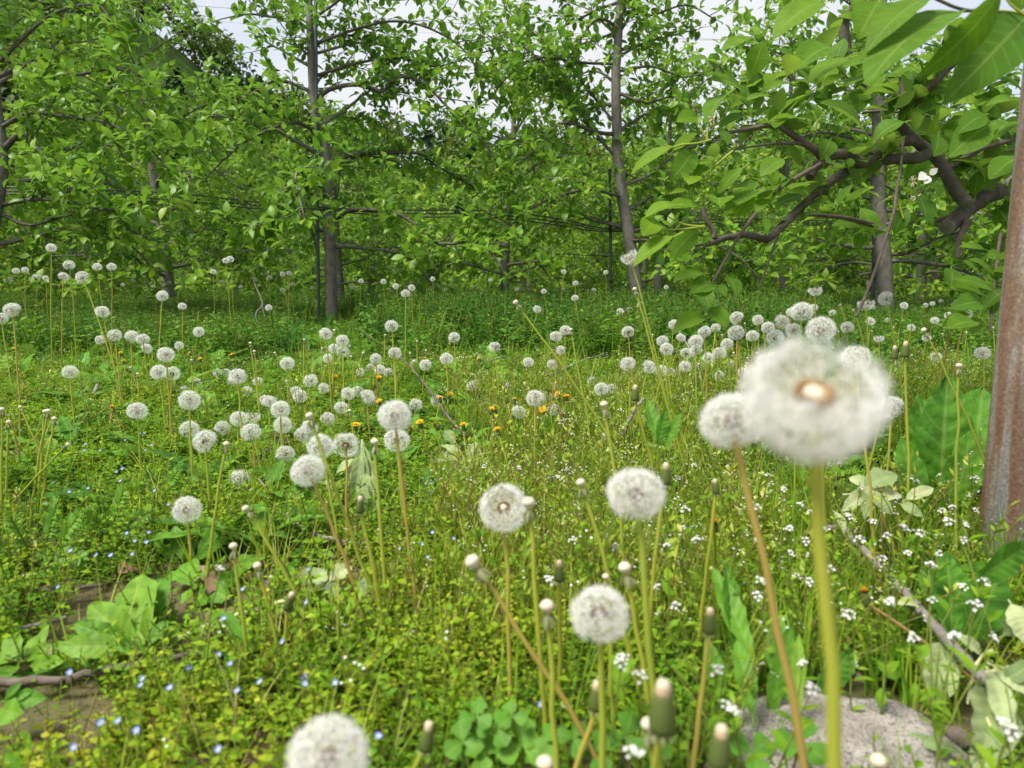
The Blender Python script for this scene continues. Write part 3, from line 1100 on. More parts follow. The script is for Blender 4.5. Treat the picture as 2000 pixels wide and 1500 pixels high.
    for d, us, kd, nm in rows:
        for i, u in enumerate(us):
            dd = d + rng.uniform(-.25, .25)
            x = (u - 1000) / FPX * dd
            w, c = kd[int(rng.integers(0, len(kd)))]
            root = thing("apple_tree", f"leafy apple tree, {ORD[i]} from the left in the {nm} orchard row", "tree", (x, dd, 0), f"apple trees of the {nm} row")
            s = rng.uniform(.92, 1.08) * (1.24 if u < 360 else 1.06 if u > 1330 else 1.12 if u == 985 else .92)
            yaw = rng.uniform(0, 6.28)
            for nme, me in (("trunk", w), ("crown", c)):
                o = link(nme, me, root)
                o.rotation_euler = (0, 0, yaw)
                o.scale = (s, s, s * rng.uniform(.94, 1.05))


# ================================================================ THE NEAR TREE ON THE RIGHT
def Z3(x, y):
    return 1150 + x / 2.3435, y / 2.3435


def near_branch_tree():
    D0 = 1.55
    root_p = np.array((1.42, 1.75, 0.0))
    root = thing("apple_tree", "near apple tree whose sawn branches reach in from the right edge", "tree", root_p)
    rs = np.random.default_rng(5)
    lv = Leaves()

    def pz(pts, d):
        d = np.full(len(pts), d) if np.isscalar(d) else np.interp(np.linspace(0, 1, len(pts)), np.linspace(0, 1, len(d)), d)
        return np.array([at(*Z3(x, y), k) for (x, y), k in zip(pts, d)])

    w = MB()
    tp = smooth_path([(0, 0, -.06), (0, 0, .3), (.02, .02, .8), (-.02, .05, 1.4), (0, 0, 2.1)], 5)
    tube(w, tp, np.interp(tp[:, 2], (0, .1, 2.1), (.07, .058, .03)), 14, 0, .5, rough=.05)
    w.build("trunk", M['bark'], root)

    def branch(pts, d, r0, r1, k=10, mat='limb', rough=.06, world=False):
        b = MB()
        p = pz(pts, d) if not world else np.array(pts)
        path = smooth_path(p - root_p, 6)
        tube(b, path, r0 + (r1 - r0) * np.linspace(0, 1, len(path)), k, 0, .5, rough=rough)
        o = b.build("branch", M[mat], root)
        return o, path

    # main limb, sawn short on the left, and what grows from it
    m0, pm = branch([(2450, 620), (2150, 700), (1930, 850), (1830, 890), (1740, 950), (1690, 1000), (1640, 1040)], [2.0, 1.62, 1.55], .0225, .0165, 14)
    end, dr = pm[-1], norm(pm[-1] - pm[-2])
    s = MB()
    tube(s, np.array([end + dr * .0005, end + dr * .003]), np.array((.0162, .0157)), 14, 0)
    s.build("sawn_end", M['bark'], m0)
    branch([(1740, 935), (1700, 900), (1660, 840), (1620, 760), (1580, 710), (1540, 680), (1490, 640), (1450, 600), (1425, 575)], 1.53, .0140, .0105, 12)
    branch([(1560, 700), (1500, 725), (1400, 728), (1300, 738), (1230, 752), (1180, 785), (1120, 820), (1060, 870), (960, 960), (890, 1030), (830, 1085), (805, 1095), (740, 1075), (690, 1078), (620, 1090), (555, 1115)],
           [1.52, 1.48, 1.40, 1.36], .0118, .0055, 10)
    branch([(1480, 640), (1400, 655), (1330, 690), (1260, 745), (1190, 712), (1130, 706), (1070, 738), (1030, 775), (1010, 812)], [1.53, 1.42, 1.38], .012, .0085, 9)
    branch([(1075, 730), (1040, 690), (990, 655), (940, 622), (890, 590), (848, 570), (760, 585), (680, 600), (620, 612), (560, 640)], [1.40, 1.36, 1.30], .0085, .0022, 8, 'twig')
    branch([(985, 658), (900, 655), (820, 660), (740, 672), (650, 690)], [1.38, 1.33], .0036, .0015, 6, 'twig')
    branch([(1060, 752), (960, 808), (850, 880), (770, 970), (690, 1080), (630, 1180), (570, 1290), (555, 1330)], [1.36, 1.27, 1.25], .0046, .0018, 7, 'twig')
    branch([(1440, 640), (1432, 700), (1425, 780), (1405, 900), (1395, 975), (1350, 1120), (1310, 1240), (1260, 1370), (1225, 1450)], [1.46, 1.4, 1.38], .0030, .0030, 7, 'twig')
    branch([(880, 1040), (850, 1120), (815, 1220), (775, 1330)], [1.37, 1.34], .0035, .0016, 6, 'twig')
    branch([(1440, 540), (1445, 500), (1490, 470), (1530, 430), (1590, 375), (1660, 300), (1740, 230), (1810, 160), (1890, 95)], [1.52, 1.40, 1.3], .010, .0035, 8, 'twig')
    branch([(1435, 500), (1440, 430), (1430, 355)], 1.50, .0065, .0050, 8, 'twig')
    branch([(1445, 470), (1400, 420), (1360, 355)], 1.48, .0035, .0014, 6, 'twig')
    branch([(1400, 480), (1395, 470), (1425, 465), (1450, 490)], 1.49, .012, .010, 8, 'twig')
    branch([(1520, -420), (1420, -160), (1320, -30), (1260, 20), (1195, 62), (1165, 105), (1172, 180), (1180, 240), (1170, 290), (1110, 345)], [2.0, 1.95, 1.9], .022, .011, 10)
    branch([(1630, 780), (1700, 735), (1780, 688), (1860, 662), (1960, 636), (2100, 610)], [1.54, 1.5], .0070, .0040, 8, 'twig')
    branch([(1735, 1010), (1715, 1050), (1695, 1090), (1688, 1180)], 1.55, .010, .005, 8, 'twig')
    branch([(1690, 975), (1640, 1000), (1590, 1010)], 1.58, .008, .005, 8, 'twig')
    branch([(1885, 1070), (1870, 1180), (1858, 1300), (1845, 1430), (1840, 1520)], [1.5, 1.42], .0038, .0020, 6, 'twig')
    branch([(1300, 1030), (1180, 1000), (1050, 985), (960, 985)], [1.7, 1.6], .0065, .003, 7, 'twig')
    branch([(1250, 515), (1340, 508), (1440, 515), (1560, 530)], [1.6, 1.55], .004, .003, 6, 'twig')
    branch([(590, 290), (625, 340), (660, 385), (690, 420)], [1.35, 1.38], .0016, .0022, 6, 'twig')
    branch([(520, 950), (540, 1010), (575, 1060), (572, 1090)], [1.36, 1.36], .0045, .0050, 7, 'twig')
    branch([(2100, 65), (1990, 62), (1850, 60), (1700, 40), (1580, -10)], [.70, .66, .64], .0018, .0014, 7, 'twig')
    # limbs joining what is seen to the trunk outside the frame
    for tgt, z, r in ((pm[0], .75, .036), (pz([(1520, -420)], 2.0)[0] - root_p, 1.25, .024), (pz([(2100, 610)], 1.5)[0] - root_p, .62, .008), (pz([(2100, 65)], .70)[0] - root_p, .8, .006)):
        a = np.array((0, 0, z))
        b = MB()
        tube(b, smooth_path([a, a * .5 + tgt * .5 + (0, 0, .06), tgt], 5), r, 9, 0)
        b.build("branch", M['bark'], root)

    # leaves seen one by one: base, tip (zoomed pixels), depth, width/length, tint, turn about the midrib
    spec = [
        # big near leaves at the top right
        (1690, 55, 1290, 345, .64, .50, .46, -.5), (1890, -40, 1610, 385, .62, .44, .42, .7), (2010, 70, 1755, 465, .66, .36, .30, .5), (1570, -15, 1285, 208, .66, .36, .55, -.4),
        (2140, 40, 1940, 200, .68, .5, .3, .2),
        # middle leaves
        (740, 348, 815, 182, 1.33, .62, .55, .3), (1078, 10, 862, 126, 1.20, .55, .70, -.3), (1325, 10, 1250, 172, 1.35, .62, .55, .1), (705, 418, 580, 345, 1.36, .75, .60, .2),
        (588, 292, 450, 268, 1.34, .52, .55, -.6), (668, 428, 516, 520, 1.33, .42, .52, -.8), (748, 172, 616, 226, 1.36, .42, .62, -.4), (908, 345, 935, 250, 1.32, .5, .92, .1),
        (965, 300, 870, 215, 1.40, .55, .40, .2), (1190, 262, 1015, 380, 1.28, .42, .62, -.6), (1115, 215, 968, 310, 1.38, .5, .5, -.2), (1258, 600, 1062, 480, 1.22, .66, .50, .1),
        (1442, 558, 1303, 628, 1.30, .66, .42, .15), (733, 528, 600, 572, 1.36, .5, .38, -.3), (497, 540, 412, 560, 1.30, .66, .65, .4), (382, 672, 186, 790, 1.22, .36, .78, -.6),
        (485, 690, 398, 838, 1.26, .42, .36, .5), (572, 728, 487, 818, 1.26, .52, .55, -.2), (705, 768, 592, 892, 1.24, .42, .56, .4), (888, 728, 795, 800, 1.27, .62, .58, -.1),
        (780, 870, 635, 940, 1.26, .46, .42, -.4), (755, 868, 672, 1000, 1.25, .60, .62, .3), (400, 935, 262, 978, 1.20, .48, .74, -.3), (515, 945, 362, 952, 1.22, .42, .60, -.2),
        (306, 1002, 262, 1082, 1.20, .60, .80, .2), (388, 1082, 212, 1225, 1.19, .40, .76, -.5), (498, 1052, 390, 1172, 1.22, .50, .56, .3), (525, 1250, 392, 1282, 1.24, .5, .62, -.3),
        (572, 1305, 478, 1340, 1.24, .66, .36, .1), (565, 1310, 628, 1352, 1.24, .66, .38, .1), (640, 1270, 682, 1350, 1.24, .6, .3, .2), (560, 1405, 632, 1498, 1.24, .66, .48, .1),
        (535, 1455, 398, 1500, 1.24, .52, .66, -.3), (520, 1315, 548, 1410, 1.23, .62, .35, -.2), (1835, 575, 1690, 692, 1.30, .62, .46, .15), (1812, 525, 1722, 590, 1.33, .6, .36, .1),
        (1600, 620, 1590, 720, 1.40, .6, .3, .3), (1500, 880, 1555, 1025, 1.42, .66, .22, .3), (1460, 960, 1398, 1062, 1.44, .66, .24, -.2), (1565, 835, 1610, 895, 1.45, .66, .3, .2),
        (800, 985, 818, 1066, 1.24, .40, .52, .4), (1040, 560, 955, 520, 1.34, .5, .6, .1), (1050, 545, 1035, 460, 1.34, .42, .62, .1), (960, 540, 828, 548, 1.33, .36, .66, -.2),
        (930, 385, 790, 420, 1.38, .45, .66, -.4), (840, 440, 718, 460, 1.38, .42, .6, -.4), (870, 300, 770, 268, 1.40, .42, .5, -.3), (1290, 355, 1170, 400, 1.40, .44, .62, -.3),
        (1300, 300, 1160, 310, 1.42, .4, .58, -.2), (1500, 310, 1400, 350, 1.42, .46, .55, -.3), (1622, 478, 1500, 520, 1.42, .6, .2, .2), (1960, 460, 1830, 470, 1.3, .45, .5, -.2),
        (1960, 320, 1790, 370, 1.2, .55, .45, -.3), (1980, 420, 1880, 350, 1.2, .5, .4, .2), (1960, 720, 1850, 830, 1.3, .5, .45, -.3), (1930, 560, 1860, 620, 1.35, .45, .4, -.2),
        (1130, 770, 1100, 740, 1.37, .8, .40, .1), (1190, 765, 1205, 720, 1.36, .8, .36, .1), (1345, 570, 1340, 500, 1.36, .5, .5, .1),
        (1810, 1140, 1708, 1128, 1.42, .36, .62, -.3), (1850, 1260, 1762, 1182, 1.40, .40, .52, .2), (1800, 1345, 1665, 1330, 1.38, .36, .60, -.3), (1850, 1330, 1688, 1278, 1.38, .32, .50, -.2),
        (1770, 1400, 1700, 1340, 1.36, .5, .40, .2), (1800, 1390, 1700, 1405, 1.36, .46, .34, .2), (1660, 1230, 1665, 1330, 1.42, .5, .28, .3), (1770, 1475, 1650, 1510, 1.30, .52, .50, -.6),
        (590, 905, 600, 950, 1.25, .8, .66, .1), (470, 800, 462, 855, 1.24, .5, .82, .1), (455, 872, 378, 890, 1.22, .35, .80, -.5), (600, 600, 640, 660, 1.3, .55, .3, .1),
        (650, 690, 690, 745, 1.33, .45, .3, .2), (1000, 460, 925, 500, 1.36, .5, .6, -.2), (1105, 640, 1080, 720, 1.38, .6, .42, .1), (1230, 690, 1160, 640, 1.42, .5, .4, .1),
    ]
    groups = {}
    lvm = MB()
    for i, (bx, by, tx, ty, d, wr, tint, roll) in enumerate(spec):
        b_ = at(*Z3(bx, by), d + rs.uniform(-.02, .02))
        t_ = at(*Z3(tx, ty), d - rs.uniform(0, .05))
        dv = t_ - b_
        ln = np.linalg.norm(dv)
        dn = dv / ln
        upv = np.array((0, -.62, .78)) + np.array((roll * .9, 0, 0)) + rs.normal(size=3) * .08
        tm = leaf_t(1, wr * (1.0 if d > .8 else .85), 14, rs.uniform(.15, .38), rs.uniform(.22, .45) if d > .8 else .32, power=.95, seed=300 + i, petiole=.22, wav=.018, twist=rs.uniform(-.15, .15))
        scatter(lvm, tm, np.array([b_ - root_p]), frames(dn[None] + np.array((0, 0, .16)), upv[None]), np.array([ln * 1.06]), np.array([tint]))
    # leaves between them, on spurs along the wood
    for pts, d, n, ln in (([(1560, 700), (1400, 728), (1230, 752), (1060, 870), (890, 1030)], 1.46, 12, .066), ([(1075, 730), (940, 622), (848, 570), (620, 612)], 1.36, 9, .060),
                          ([(1060, 752), (850, 880), (690, 1080), (570, 1290)], 1.30, 8, .058), ([(1440, 540), (1530, 430), (1660, 300), (1810, 160)], 1.42, 14, .068),
                          ([(1600, 200), (1300, 300), (1100, 330), (850, 420)], 1.52, 16, .066), ([(1260, 20), (1165, 105), (1180, 240), (1110, 345)], 1.9, 10, .068),
                          ([(1630, 780), (1780, 688), (1960, 636), (2050, 620)], 1.55, 12, .068), ([(1885, 1070), (1858, 1300), (1840, 1480)], 1.46, 9, .060),
                          ([(1740, 950), (1620, 760), (1450, 600)], 1.6, 12, .068), ([(1950, 200), (1800, 420), (1900, 560)], 1.5, 14, .068), ([(1850, 60), (1980, 62), (2080, 65)], .74, 2, .066),
                          ([(1300, 1030), (1180, 1000), (1050, 985)], 1.72, 8, .066), ([(1800, 800), (1900, 900), (1960, 1000), (1900, 1080)], 1.62, 12, .068), ([(560, 640), (460, 660), (380, 672)], 1.26, 3, .05),
                          ([(600, 560), (740, 480), (900, 440), (1050, 420)], 1.48, 10, .064), ([(1350, 420), (1480, 380), (1600, 420), (1700, 520)], 1.62, 12, .068)):
        path = smooth_path(pz(pts, d) - root_p, 6)
        for i in range(max(1, int(n * .68))):
            p = path[int(rs.integers(0, len(path)))] + rs.normal(size=3) * .02
            spur(lv, p, rs.normal(size=3) * .6 + np.array((-.25, 0, .6)), rs, ln, int(rs.integers(3, 6)), .42)
    lv.mesh_into(lvm, APPLE_HI)
    lvm.build("crown", M['apple_near'], root)
    # pale young stems that carry the outer leaf tufts
    for pts, d in (([(560, 640), (500, 655), (430, 662), (380, 672), (340, 660)], 1.24), ([(540, 640), (545, 590), (560, 545)], 1.29), ([(545, 640), (520, 600), (500, 560)], 1.29),
                   ([(530, 1035), (440, 1048), (340, 1050), (310, 1030)], 1.20), ([(530, 1040), (430, 1025), (360, 990)], 1.20), ([(660, 690), (600, 740), (560, 780)], 1.28),
                   ([(1035, 600), (1045, 560), (1060, 530)], 1.36), ([(1440, 1000), (1400, 900), (1320, 940)], 1.42), ([(1345, 640), (1342, 560), (1340, 510)], 1.4),
                   ([(560, 1330), (520, 1390), (490, 1450), (440, 1500)], 1.24), ([(560, 1330), (545, 1380), (556, 1410)], 1.24), ([(2000, 70), (1900, 50), (1690, 55)], .66), ([(1990, 66), (1930, 20), (1890, -40)], .65)):
        ys = MB()
        tube(ys, smooth_path(pz(pts, d) - root_p, 4), np.linspace(.0022, .0011, len(smooth_path(pz(pts, d), 4))) * (1 if d > .8 else .6), 6, 0, .25, cap=False)
        ys.build("young_stem", M['stalk'], root)
    # the withered blossom remains and one white petal
    bl = MB()
    for (x, y, d) in ((1485, 830, 1.42), (1500, 905, 1.42), (1400, 905, 1.42), (570, 545, 1.28)):
        c = at(*Z3(x, y), d) - root_p
        for q in range(9):
            dd = norm(rs.normal(size=3))
            tube(bl, np.array([c, c + dd * .006, c + dd * .011]), np.array((.0011, .0014, .0006)), 5, 0, rs.random(), cap=False)
    bl.build("withered_blossom", M['tuft'], root)
    pt = MB()
    for (bx, by, tx, ty) in ((1545, 795, 1520, 812), (1560, 800, 1590, 775), (1555, 805, 1545, 830)):
        b_, t_ = at(*Z3(bx, by), 1.40), at(*Z3(tx, ty), 1.39)
        tm = leaf_t(1, .7, 5, .1, .3, seed=bx, wav=.04)
        scatter(pt, tm, np.array([b_ - root_p]), frames((t_ - b_)[None], np.array([(0, -.9, .4)])), np.array([np.linalg.norm(t_ - b_) * 1.3]), np.array([.5]))
    pt.build("blossom_petal", M['white'], root)


# ================================================================ DANDELIONS
def clock_mesh(name, nseed, nhair, hw, keep=None, seed=0, flat=1.0, rj=.05):
    """a seed head of radius 1: achenes on a knob, beaks, and a parasol of hairs on each"""
    rs = np.random.default_rng(seed)
    i = np.arange(nseed) + .5
    ph = np.arccos(1 - 2 * i / nseed)
    th = math.pi * (1 + 5 ** .5) * i
    d = np.stack((np.cos(th) * np.sin(ph), np.sin(th) * np.sin(ph), np.cos(ph)), -1) + rs.normal(size=(nseed, 3)) * .06
    d = norm(d)
    d = d[d[:, 2] > -.90]
    if keep is not None:
        d = d[keep(d, rs)]
    n = len(d)
    mb = MB()
    r1 = .80 + rj * rs.normal(size=n)
    ref = np.where(np.abs(d[:, 2:3]) < .9, np.array((0, 0, 1.0)), np.array((1.0, 0, 0)))
    a = norm(np.cross(d, ref))
    b = np.cross(d, a)
    # achenes: slim spindles
    for (lo, hi, wd, m) in ((.11, .31, .030, 2),):
        P = [d * lo, d * (lo * .4 + hi * .6) + a * wd, d * (lo * .4 + hi * .6) - a * wd * .5 + b * wd * .87, d * (lo * .4 + hi * .6) - a * wd * .5 - b * wd * .87, d * hi]
        v = np.stack(P, 1).reshape(-1, 3)
        o = np.arange(n)[:, None, None] * 5
        f = (np.array(((0, 2, 1), (0, 3, 2), (0, 1, 3), (4, 1, 2), (4, 2, 3), (4, 3, 1)))[None] + o).reshape(-1, 3)
        mb.add(v, [(f, m)], np.tile((0, 0, .5), (len(v), 1)))
    # beaks
    wv = .006
    v = np.stack((d * .25 + a * wv, d * .25 - a * wv, d * r1[:, None] - a * wv * .8, d * r1[:, None] + a * wv * .8), 1).reshape(-1, 3)
    mb.add(v, [(np.arange(n * 4).reshape(-1, 4), 1)], np.tile((0, 0, .5), (len(v), 1)))
    # hairs
    for k in range(nhair):
        az = k * 2 * math.pi / nhair + rs.uniform(0, .5, n)
        op = rs.uniform(.85, 1.40, n)
        hd = d * np.cos(op)[:, None] + (a * np.cos(az)[:, None] + b * np.sin(az)[:, None]) * np.sin(op)[:, None]
        sd = norm(np.cross(hd, rs.normal(size=(n, 3))))
        c = d * r1[:, None]
        ln = rs.uniform(.26, .36, n)[:, None]
        tip = c + hd * ln
        tr = np.linalg.norm(tip, axis=1, keepdims=True)
        tip = tip * np.minimum(1, 1.04 / tr)
        v = np.stack((c + sd * hw, c - sd * hw, tip - sd * hw * .45, tip + sd * hw * .45), 1).reshape(-1, 3)
        mb.add(v, [(np.arange(n * 4).reshape(-1, 4), 0)], np.tile((0, 0, .5), (len(v), 1)))
    if flat != 1.0:
        mb.v = [x * np.array((1, 1, flat)) for x in mb.v]
    return mb.mesh(name, [M['fluff'], M['beak'], M['achene']])


def dome_mesh(name, mats, prof, k=14, mat=0, tints=None):
    mb = MB()
    ang = np.arange(k) * 2 * math.pi / k
    v, a = [], []
    for i, (r, z) in enumerate(prof):
        for t in ang:
            v.append((r * math.cos(t), r * math.sin(t), z))
            a.append((0, 0, tints[i] if tints else .5))
    n = len(prof)
    f = [(i * k + j, i * k + (j + 1) % k, (i + 1) * k + (j + 1) % k, (i + 1) * k + j) for i in range(n - 1) for j in range(k)]
    mb.add(np.array(v), [(np.array(f), mat)], np.array(a))
    return mb, mats, name


def receptacle_mesh():
    mb, mats, nm = dome_mesh("receptacle", None, [(.0, .74), (.40, .68), (.72, .46), (.92, .12), (.94, -.15), (.74, -.45), (.42, -.75), (.30, -.95)])
    return mb.mesh(nm, [M['receptacle']])


def bracts_mesh(n=14, seed=0, up=False):
    rs = np.random.default_rng(seed)
    t = leaf_t(1.0, .30, 4, .3, .25 if not up else -.2, seed=seed)
    mb = MB()
    az = np.arange(n) * 2 * math.pi / n + rs.normal(size=n) * .1
    el = rs.uniform(-1.35, -.85, n) if not up else rs.uniform(.9, 1.35, n)
    D = np.stack((np.cos(az) * np.cos(el), np.sin(az) * np.cos(el), np.sin(el)), -1)
    U = np.stack((np.cos(az), np.sin(az), np.full(n, .4)), -1)
    P = np.stack((np.cos(az) * .4, np.sin(az) * .4, np.full(n, -.5)), -1)
    scatter(mb, t, P, frames(D, U), rs.uniform(1.5, 2.3, n), rs.uniform(.4, .95, n))
    return mb.mesh("bracts", [M['bract']])


def yellow_mesh(seed, half=False):
    rs = np.random.default_rng(seed)
    mb = MB()
    t = leaf_t(1.0, .16, 3, .1, .12, power=1.3, seed=seed)
    for ring, (n, el0, el1, s) in enumerate(((26, .05, .35, 1.0), (22, .35, .75, .82), (16, .75, 1.25, .6)) if not half else ((22, .95, 1.3, 1.25), (14, 1.15, 1.5, 1.15))):
        az = np.arange(n) * 2 * math.pi / n + rs.normal(size=n) * .06
        el = rs.uniform(el0, el1, n)
        D = np.stack((np.cos(az) * np.cos(el), np.sin(az) * np.cos(el), np.sin(el)), -1)
        U = np.stack((-np.cos(az) * np.sin(el), -np.sin(az) * np.sin(el), np.cos(el)), -1)
        scatter(mb, t, np.zeros((n, 3)) + np.array((0, 0, .02 * ring)), frames(D, U), s * rs.uniform(.9, 1.05, n), rs.random(n))
    return mb.mesh("petals", [M['orange'] if half else M['yellow']])


def involucre_mesh():
    mb = MB()
    k = 16
    prof = [(.45, -1.3, .2), (.90, -1.15, .15), (.98, -.6, .25), (.84, .3, .35), (.70, 1.1, .5), (.62, 1.45, .7)]
    ang = np.arange(k) * 2 * math.pi / k
    v = np.array([(r * (1 + .06 * (j % 2)) * math.cos(t), r * (1 + .06 * (j % 2)) * math.sin(t), z) for r, z, q in prof for j, t in enumerate(ang)])
    a = np.array([(0, 0, q) for r, z, q in prof for t in ang])
    f = np.array([(i * k + j, i * k + (j + 1) % k, (i + 1) * k + (j + 1) % k, (i + 1) * k + j) for i in range(len(prof) - 1) for j in range(k)])
    mb.add(v, [(f, 0)], a)
    t = leaf_t(1.0, .34, 4, .3, .45, seed=3)
    n = 9
    az = np.arange(n) * 2 * math.pi / n
    D = np.stack((np.cos(az) * .8, np.sin(az) * .8, np.full(n, -.45)), -1)
    scatter(mb, t, np.stack((np.cos(az) * .5, np.sin(az) * .5, np.full(n, -.95)), -1), frames(D, np.tile((0, 0, 1.0), (n, 1))), np.full(n, 1.0), np.full(n, .85))
    return mb.mesh("involucre", [M['bract']])


def tuft_mesh(seed=0):
    mb, mats, nm = dome_mesh("tuft", None, [(.60, -.2), (.56, .25), (.52, .55), (.34, .80), (.0, .90)], tints=[.0, .25, .7, 1, 1])
    rs = np.random.default_rng(seed)
    mb.v[0] = mb.v[0] * (1 + rs.normal(size=mb.v[0].shape) * .05)
    return mb.mesh(nm, [M['tuft']])


CL_HI = [clock_mesh("seed_head", 180, 20, .0062, seed=i) for i in range(2)]
CL_MID = [clock_mesh("seed_head", 135, 13, .0092, seed=10 + i, keep=None if i < 2 else (lambda d, rs: (d @ norm(rs.normal(size=3)) < .72) & (rs.random(len(d)) < .9))) for i in range(5)]
CL_LO = [clock_mesh("seed_head", 90, 10, .016, seed=20 + i, flat=.95) for i in range(3)]
CL_RAG = [clock_mesh("seed_head", 150, 14, .009, seed=30 + i, keep=lambda d, rs, q=i: (d[:, 2] < .35 - .1 * q) & (rs.random(len(d)) < .8)) for i in range(3)]
CL_NOTCH = clock_mesh("seed_head", 190, 20, .0065, seed=41, keep=lambda d, rs: ~((d[:, 2] > .80) | ((d[:, 0] < -.15) & (d[:, 2] > .45) & (d[:, 0] > -.75))))
CL_BIG = clock_mesh("seed_head", 290, 26, .0045, seed=42, keep=lambda d, rs: (d[:, 2] < .46), rj=.07)
M['tan_achene'] = plain_mat("tan_achene", [(0.0, (0.24, 0.13, 0.045)), (1.0, (0.42, 0.26, 0.11))], rough=0.7, scale=90)
CL_BIG.materials[2] = M['tan_achene']
RECEPT = receptacle_mesh()
BRACTS = [bracts_mesh(12, i) for i in range(3)]
YELLOW = [yellow_mesh(i) for i in range(3)]
HALF = [yellow_mesh(10 + i, True) for i in range(2)]
INVOL = involucre_mesh()
TUFT = tuft_mesh()


def stem_path(h, b, bow=.25):
    """from the ground point b to the head h, rising steeply then leaning over"""
    h, b = np.asarray(h, float), np.asarray(b, float)
    L = np.linalg.norm(h - b)
    side = np.array((rng.normal(), rng.normal(), 0)) * L * .014
    c = b + (h - b) * .5 + np.array((0, 0, 1)) * 0 + side
    horiz = (h - b) * np.array((1, 1, 0))
    c = c - horiz * bow * .5
    t = np.linspace(0, 1, 9)[:, None]
    p = (1 - t) ** 2 * b + 2 * t * (1 - t) * c + t * t * h
    p[1:-1] += rng.normal(size=(7, 3)) * .0007 * min(1, L / .2)
    return p


def stem_obj(root, base, head, r, tint, k=8, bow=.25):
    p = stem_path(head, base, bow) - base
    p = np.vstack((p[0] - (0, 0, .015), p))
    mb = MB()
    tube(mb, p, np.linspace(r * 1.15, r * .8, len(p)), k, 0, tint)
    v = mb.a[0]
    v[:, 2] = tint + .22 * (1 - v[:, 1]) * (1 if tint > .5 else .3)
    mb.build("stem", M['stalk'], root)
    return norm(p[-1] - p[-2])


def base_under(head, u=None, v=None, d=None):
    if u is None:
        b = head + np.array((rng.normal() * .018, rng.normal() * .018, 0)) * (1 + head[2] * 2)
    else:
        q = at(u, v, d)
        s = head[2] / max(head[2] - q[2], .01)
        s = min(s, 3.0)
        b = head + (q - head) * s
    b = np.array(b)
    b[2] = float(ground_z(b[0], b[1]))
    return b


PEND = []      # things whose labels are ranked from left to right once all are placed


def zone(u, v):
    row = ("under the far trees" if v < 575 else "in the weeds before the trunks" if v < 690 else "in the middle weeds" if v < 772
           else "in the near weeds" if v < 900 else "in the near foreground" if v < 1020 else "in the foreground" if v < 1150 else "in the nearest foreground")
    col = ("far left" if u < 250 else "left" if u < 500 else "left of centre" if u < 780 else "at centre" if u < 1060 else "right of centre" if u < 1330 else "right" if u < 1560 else "far right" if u < 1780 else "rightmost")
    return row, col


def pend(o, u, v, what):
    PEND.append((o, u, v, what))


def settle_labels():
    z = {}
    for o, u, v, what in PEND:
        z.setdefault((what, *zone(u, v)), []).append((u, o))
    for (what, row, col), items in z.items():
        items.sort(key=lambda t: t[0])
        for i, (u, o) in enumerate(items):
            if len(items) == 1:
                o["label"] = f"{what}, only one {row}, {col}"
            else:
                o["label"] = f"{what}, {ORD[i]} from left {row}, {col}"


def place(name, me, root, loc, s, axis=None, yaw=None):
    o = link(name, me, root, tuple(loc))
    o.scale = (s, s, s) if np.isscalar(s) else s
    if axis is not None:
        q = Vector(tuple(axis)).to_track_quat('Z', 'Y')
        e = q.to_euler()
        o.rotation_euler = e
    if yaw is not None:
        o.rotation_euler.rotate_axis('Z', yaw)
    return o


HEAD_D = .0345
N_CLOCK = [0]


def clock(u, v, dia, base=None, label=None, kind='full', d=None, tint=None, tilt=None):
    if d is None:
        d = HEAD_D * FPX / dia
    h = at(u, v, d)
    R_ = dia / 2 * d / FPX
    if h[2] < .05:
        h[2] = .05
    b = base_under(h) if base is None else base_under(h, base[0], base[1], d)
    root = thing("dandelion_clock", label or "", "dandelion", b, "white dandelion clocks")
    tint = rng.choice((rng.uniform(.1, .4), rng.uniform(.4, .8))) if tint is None else tint
    ax = stem_obj(root, b, h - np.array((0, 0, R_ * .12)), .0018 if d > .45 else .0022 if d > .25 else .0026, tint)
    N_CLOCK[0] += 1
    if kind == 'full':
        me = (CL_HI if dia > 60 else CL_MID if dia > 19 else CL_LO)[N_CLOCK[0] % (2 if dia > 60 else 5 if dia > 19 else 3)]
    elif kind == 'ragged':
        me = CL_RAG[N_CLOCK[0] % 3]
    elif kind == 'notch':
        me = CL_NOTCH
    else:
        me = CL_BIG
    axis = ax + rng.normal(size=3) * .18 if tilt is None else np.array(tilt)
    sq = (1, 1, rng.uniform(.86, .98)) if kind in ('full', 'ragged') else (1, 1, .95)
    hd = place("seed_head", me, root, h - b, (R_ * sq[0], R_ * sq[1], R_ * sq[2]), axis, rng.uniform(0, 6.28) if kind in ('full', 'ragged') else 0)
    if dia >= 22 or kind != 'full':
        rc = link("receptacle", RECEPT, hd)
        q = {'full': .12, 'ragged': .17, 'notch': .19, 'big': .19}[kind]
        rc.scale = (q, q, q)
    if dia >= 22:
        br = link("bracts", BRACTS[N_CLOCK[0] % 3], hd, (0, 0, -.05))
        br.scale = (.15, .15, .15)
    if not label:
        size = "ragged half-blown dandelion clock" if kind == 'ragged' else "white dandelion clock"
        pend(root, u, v, size)
    return root


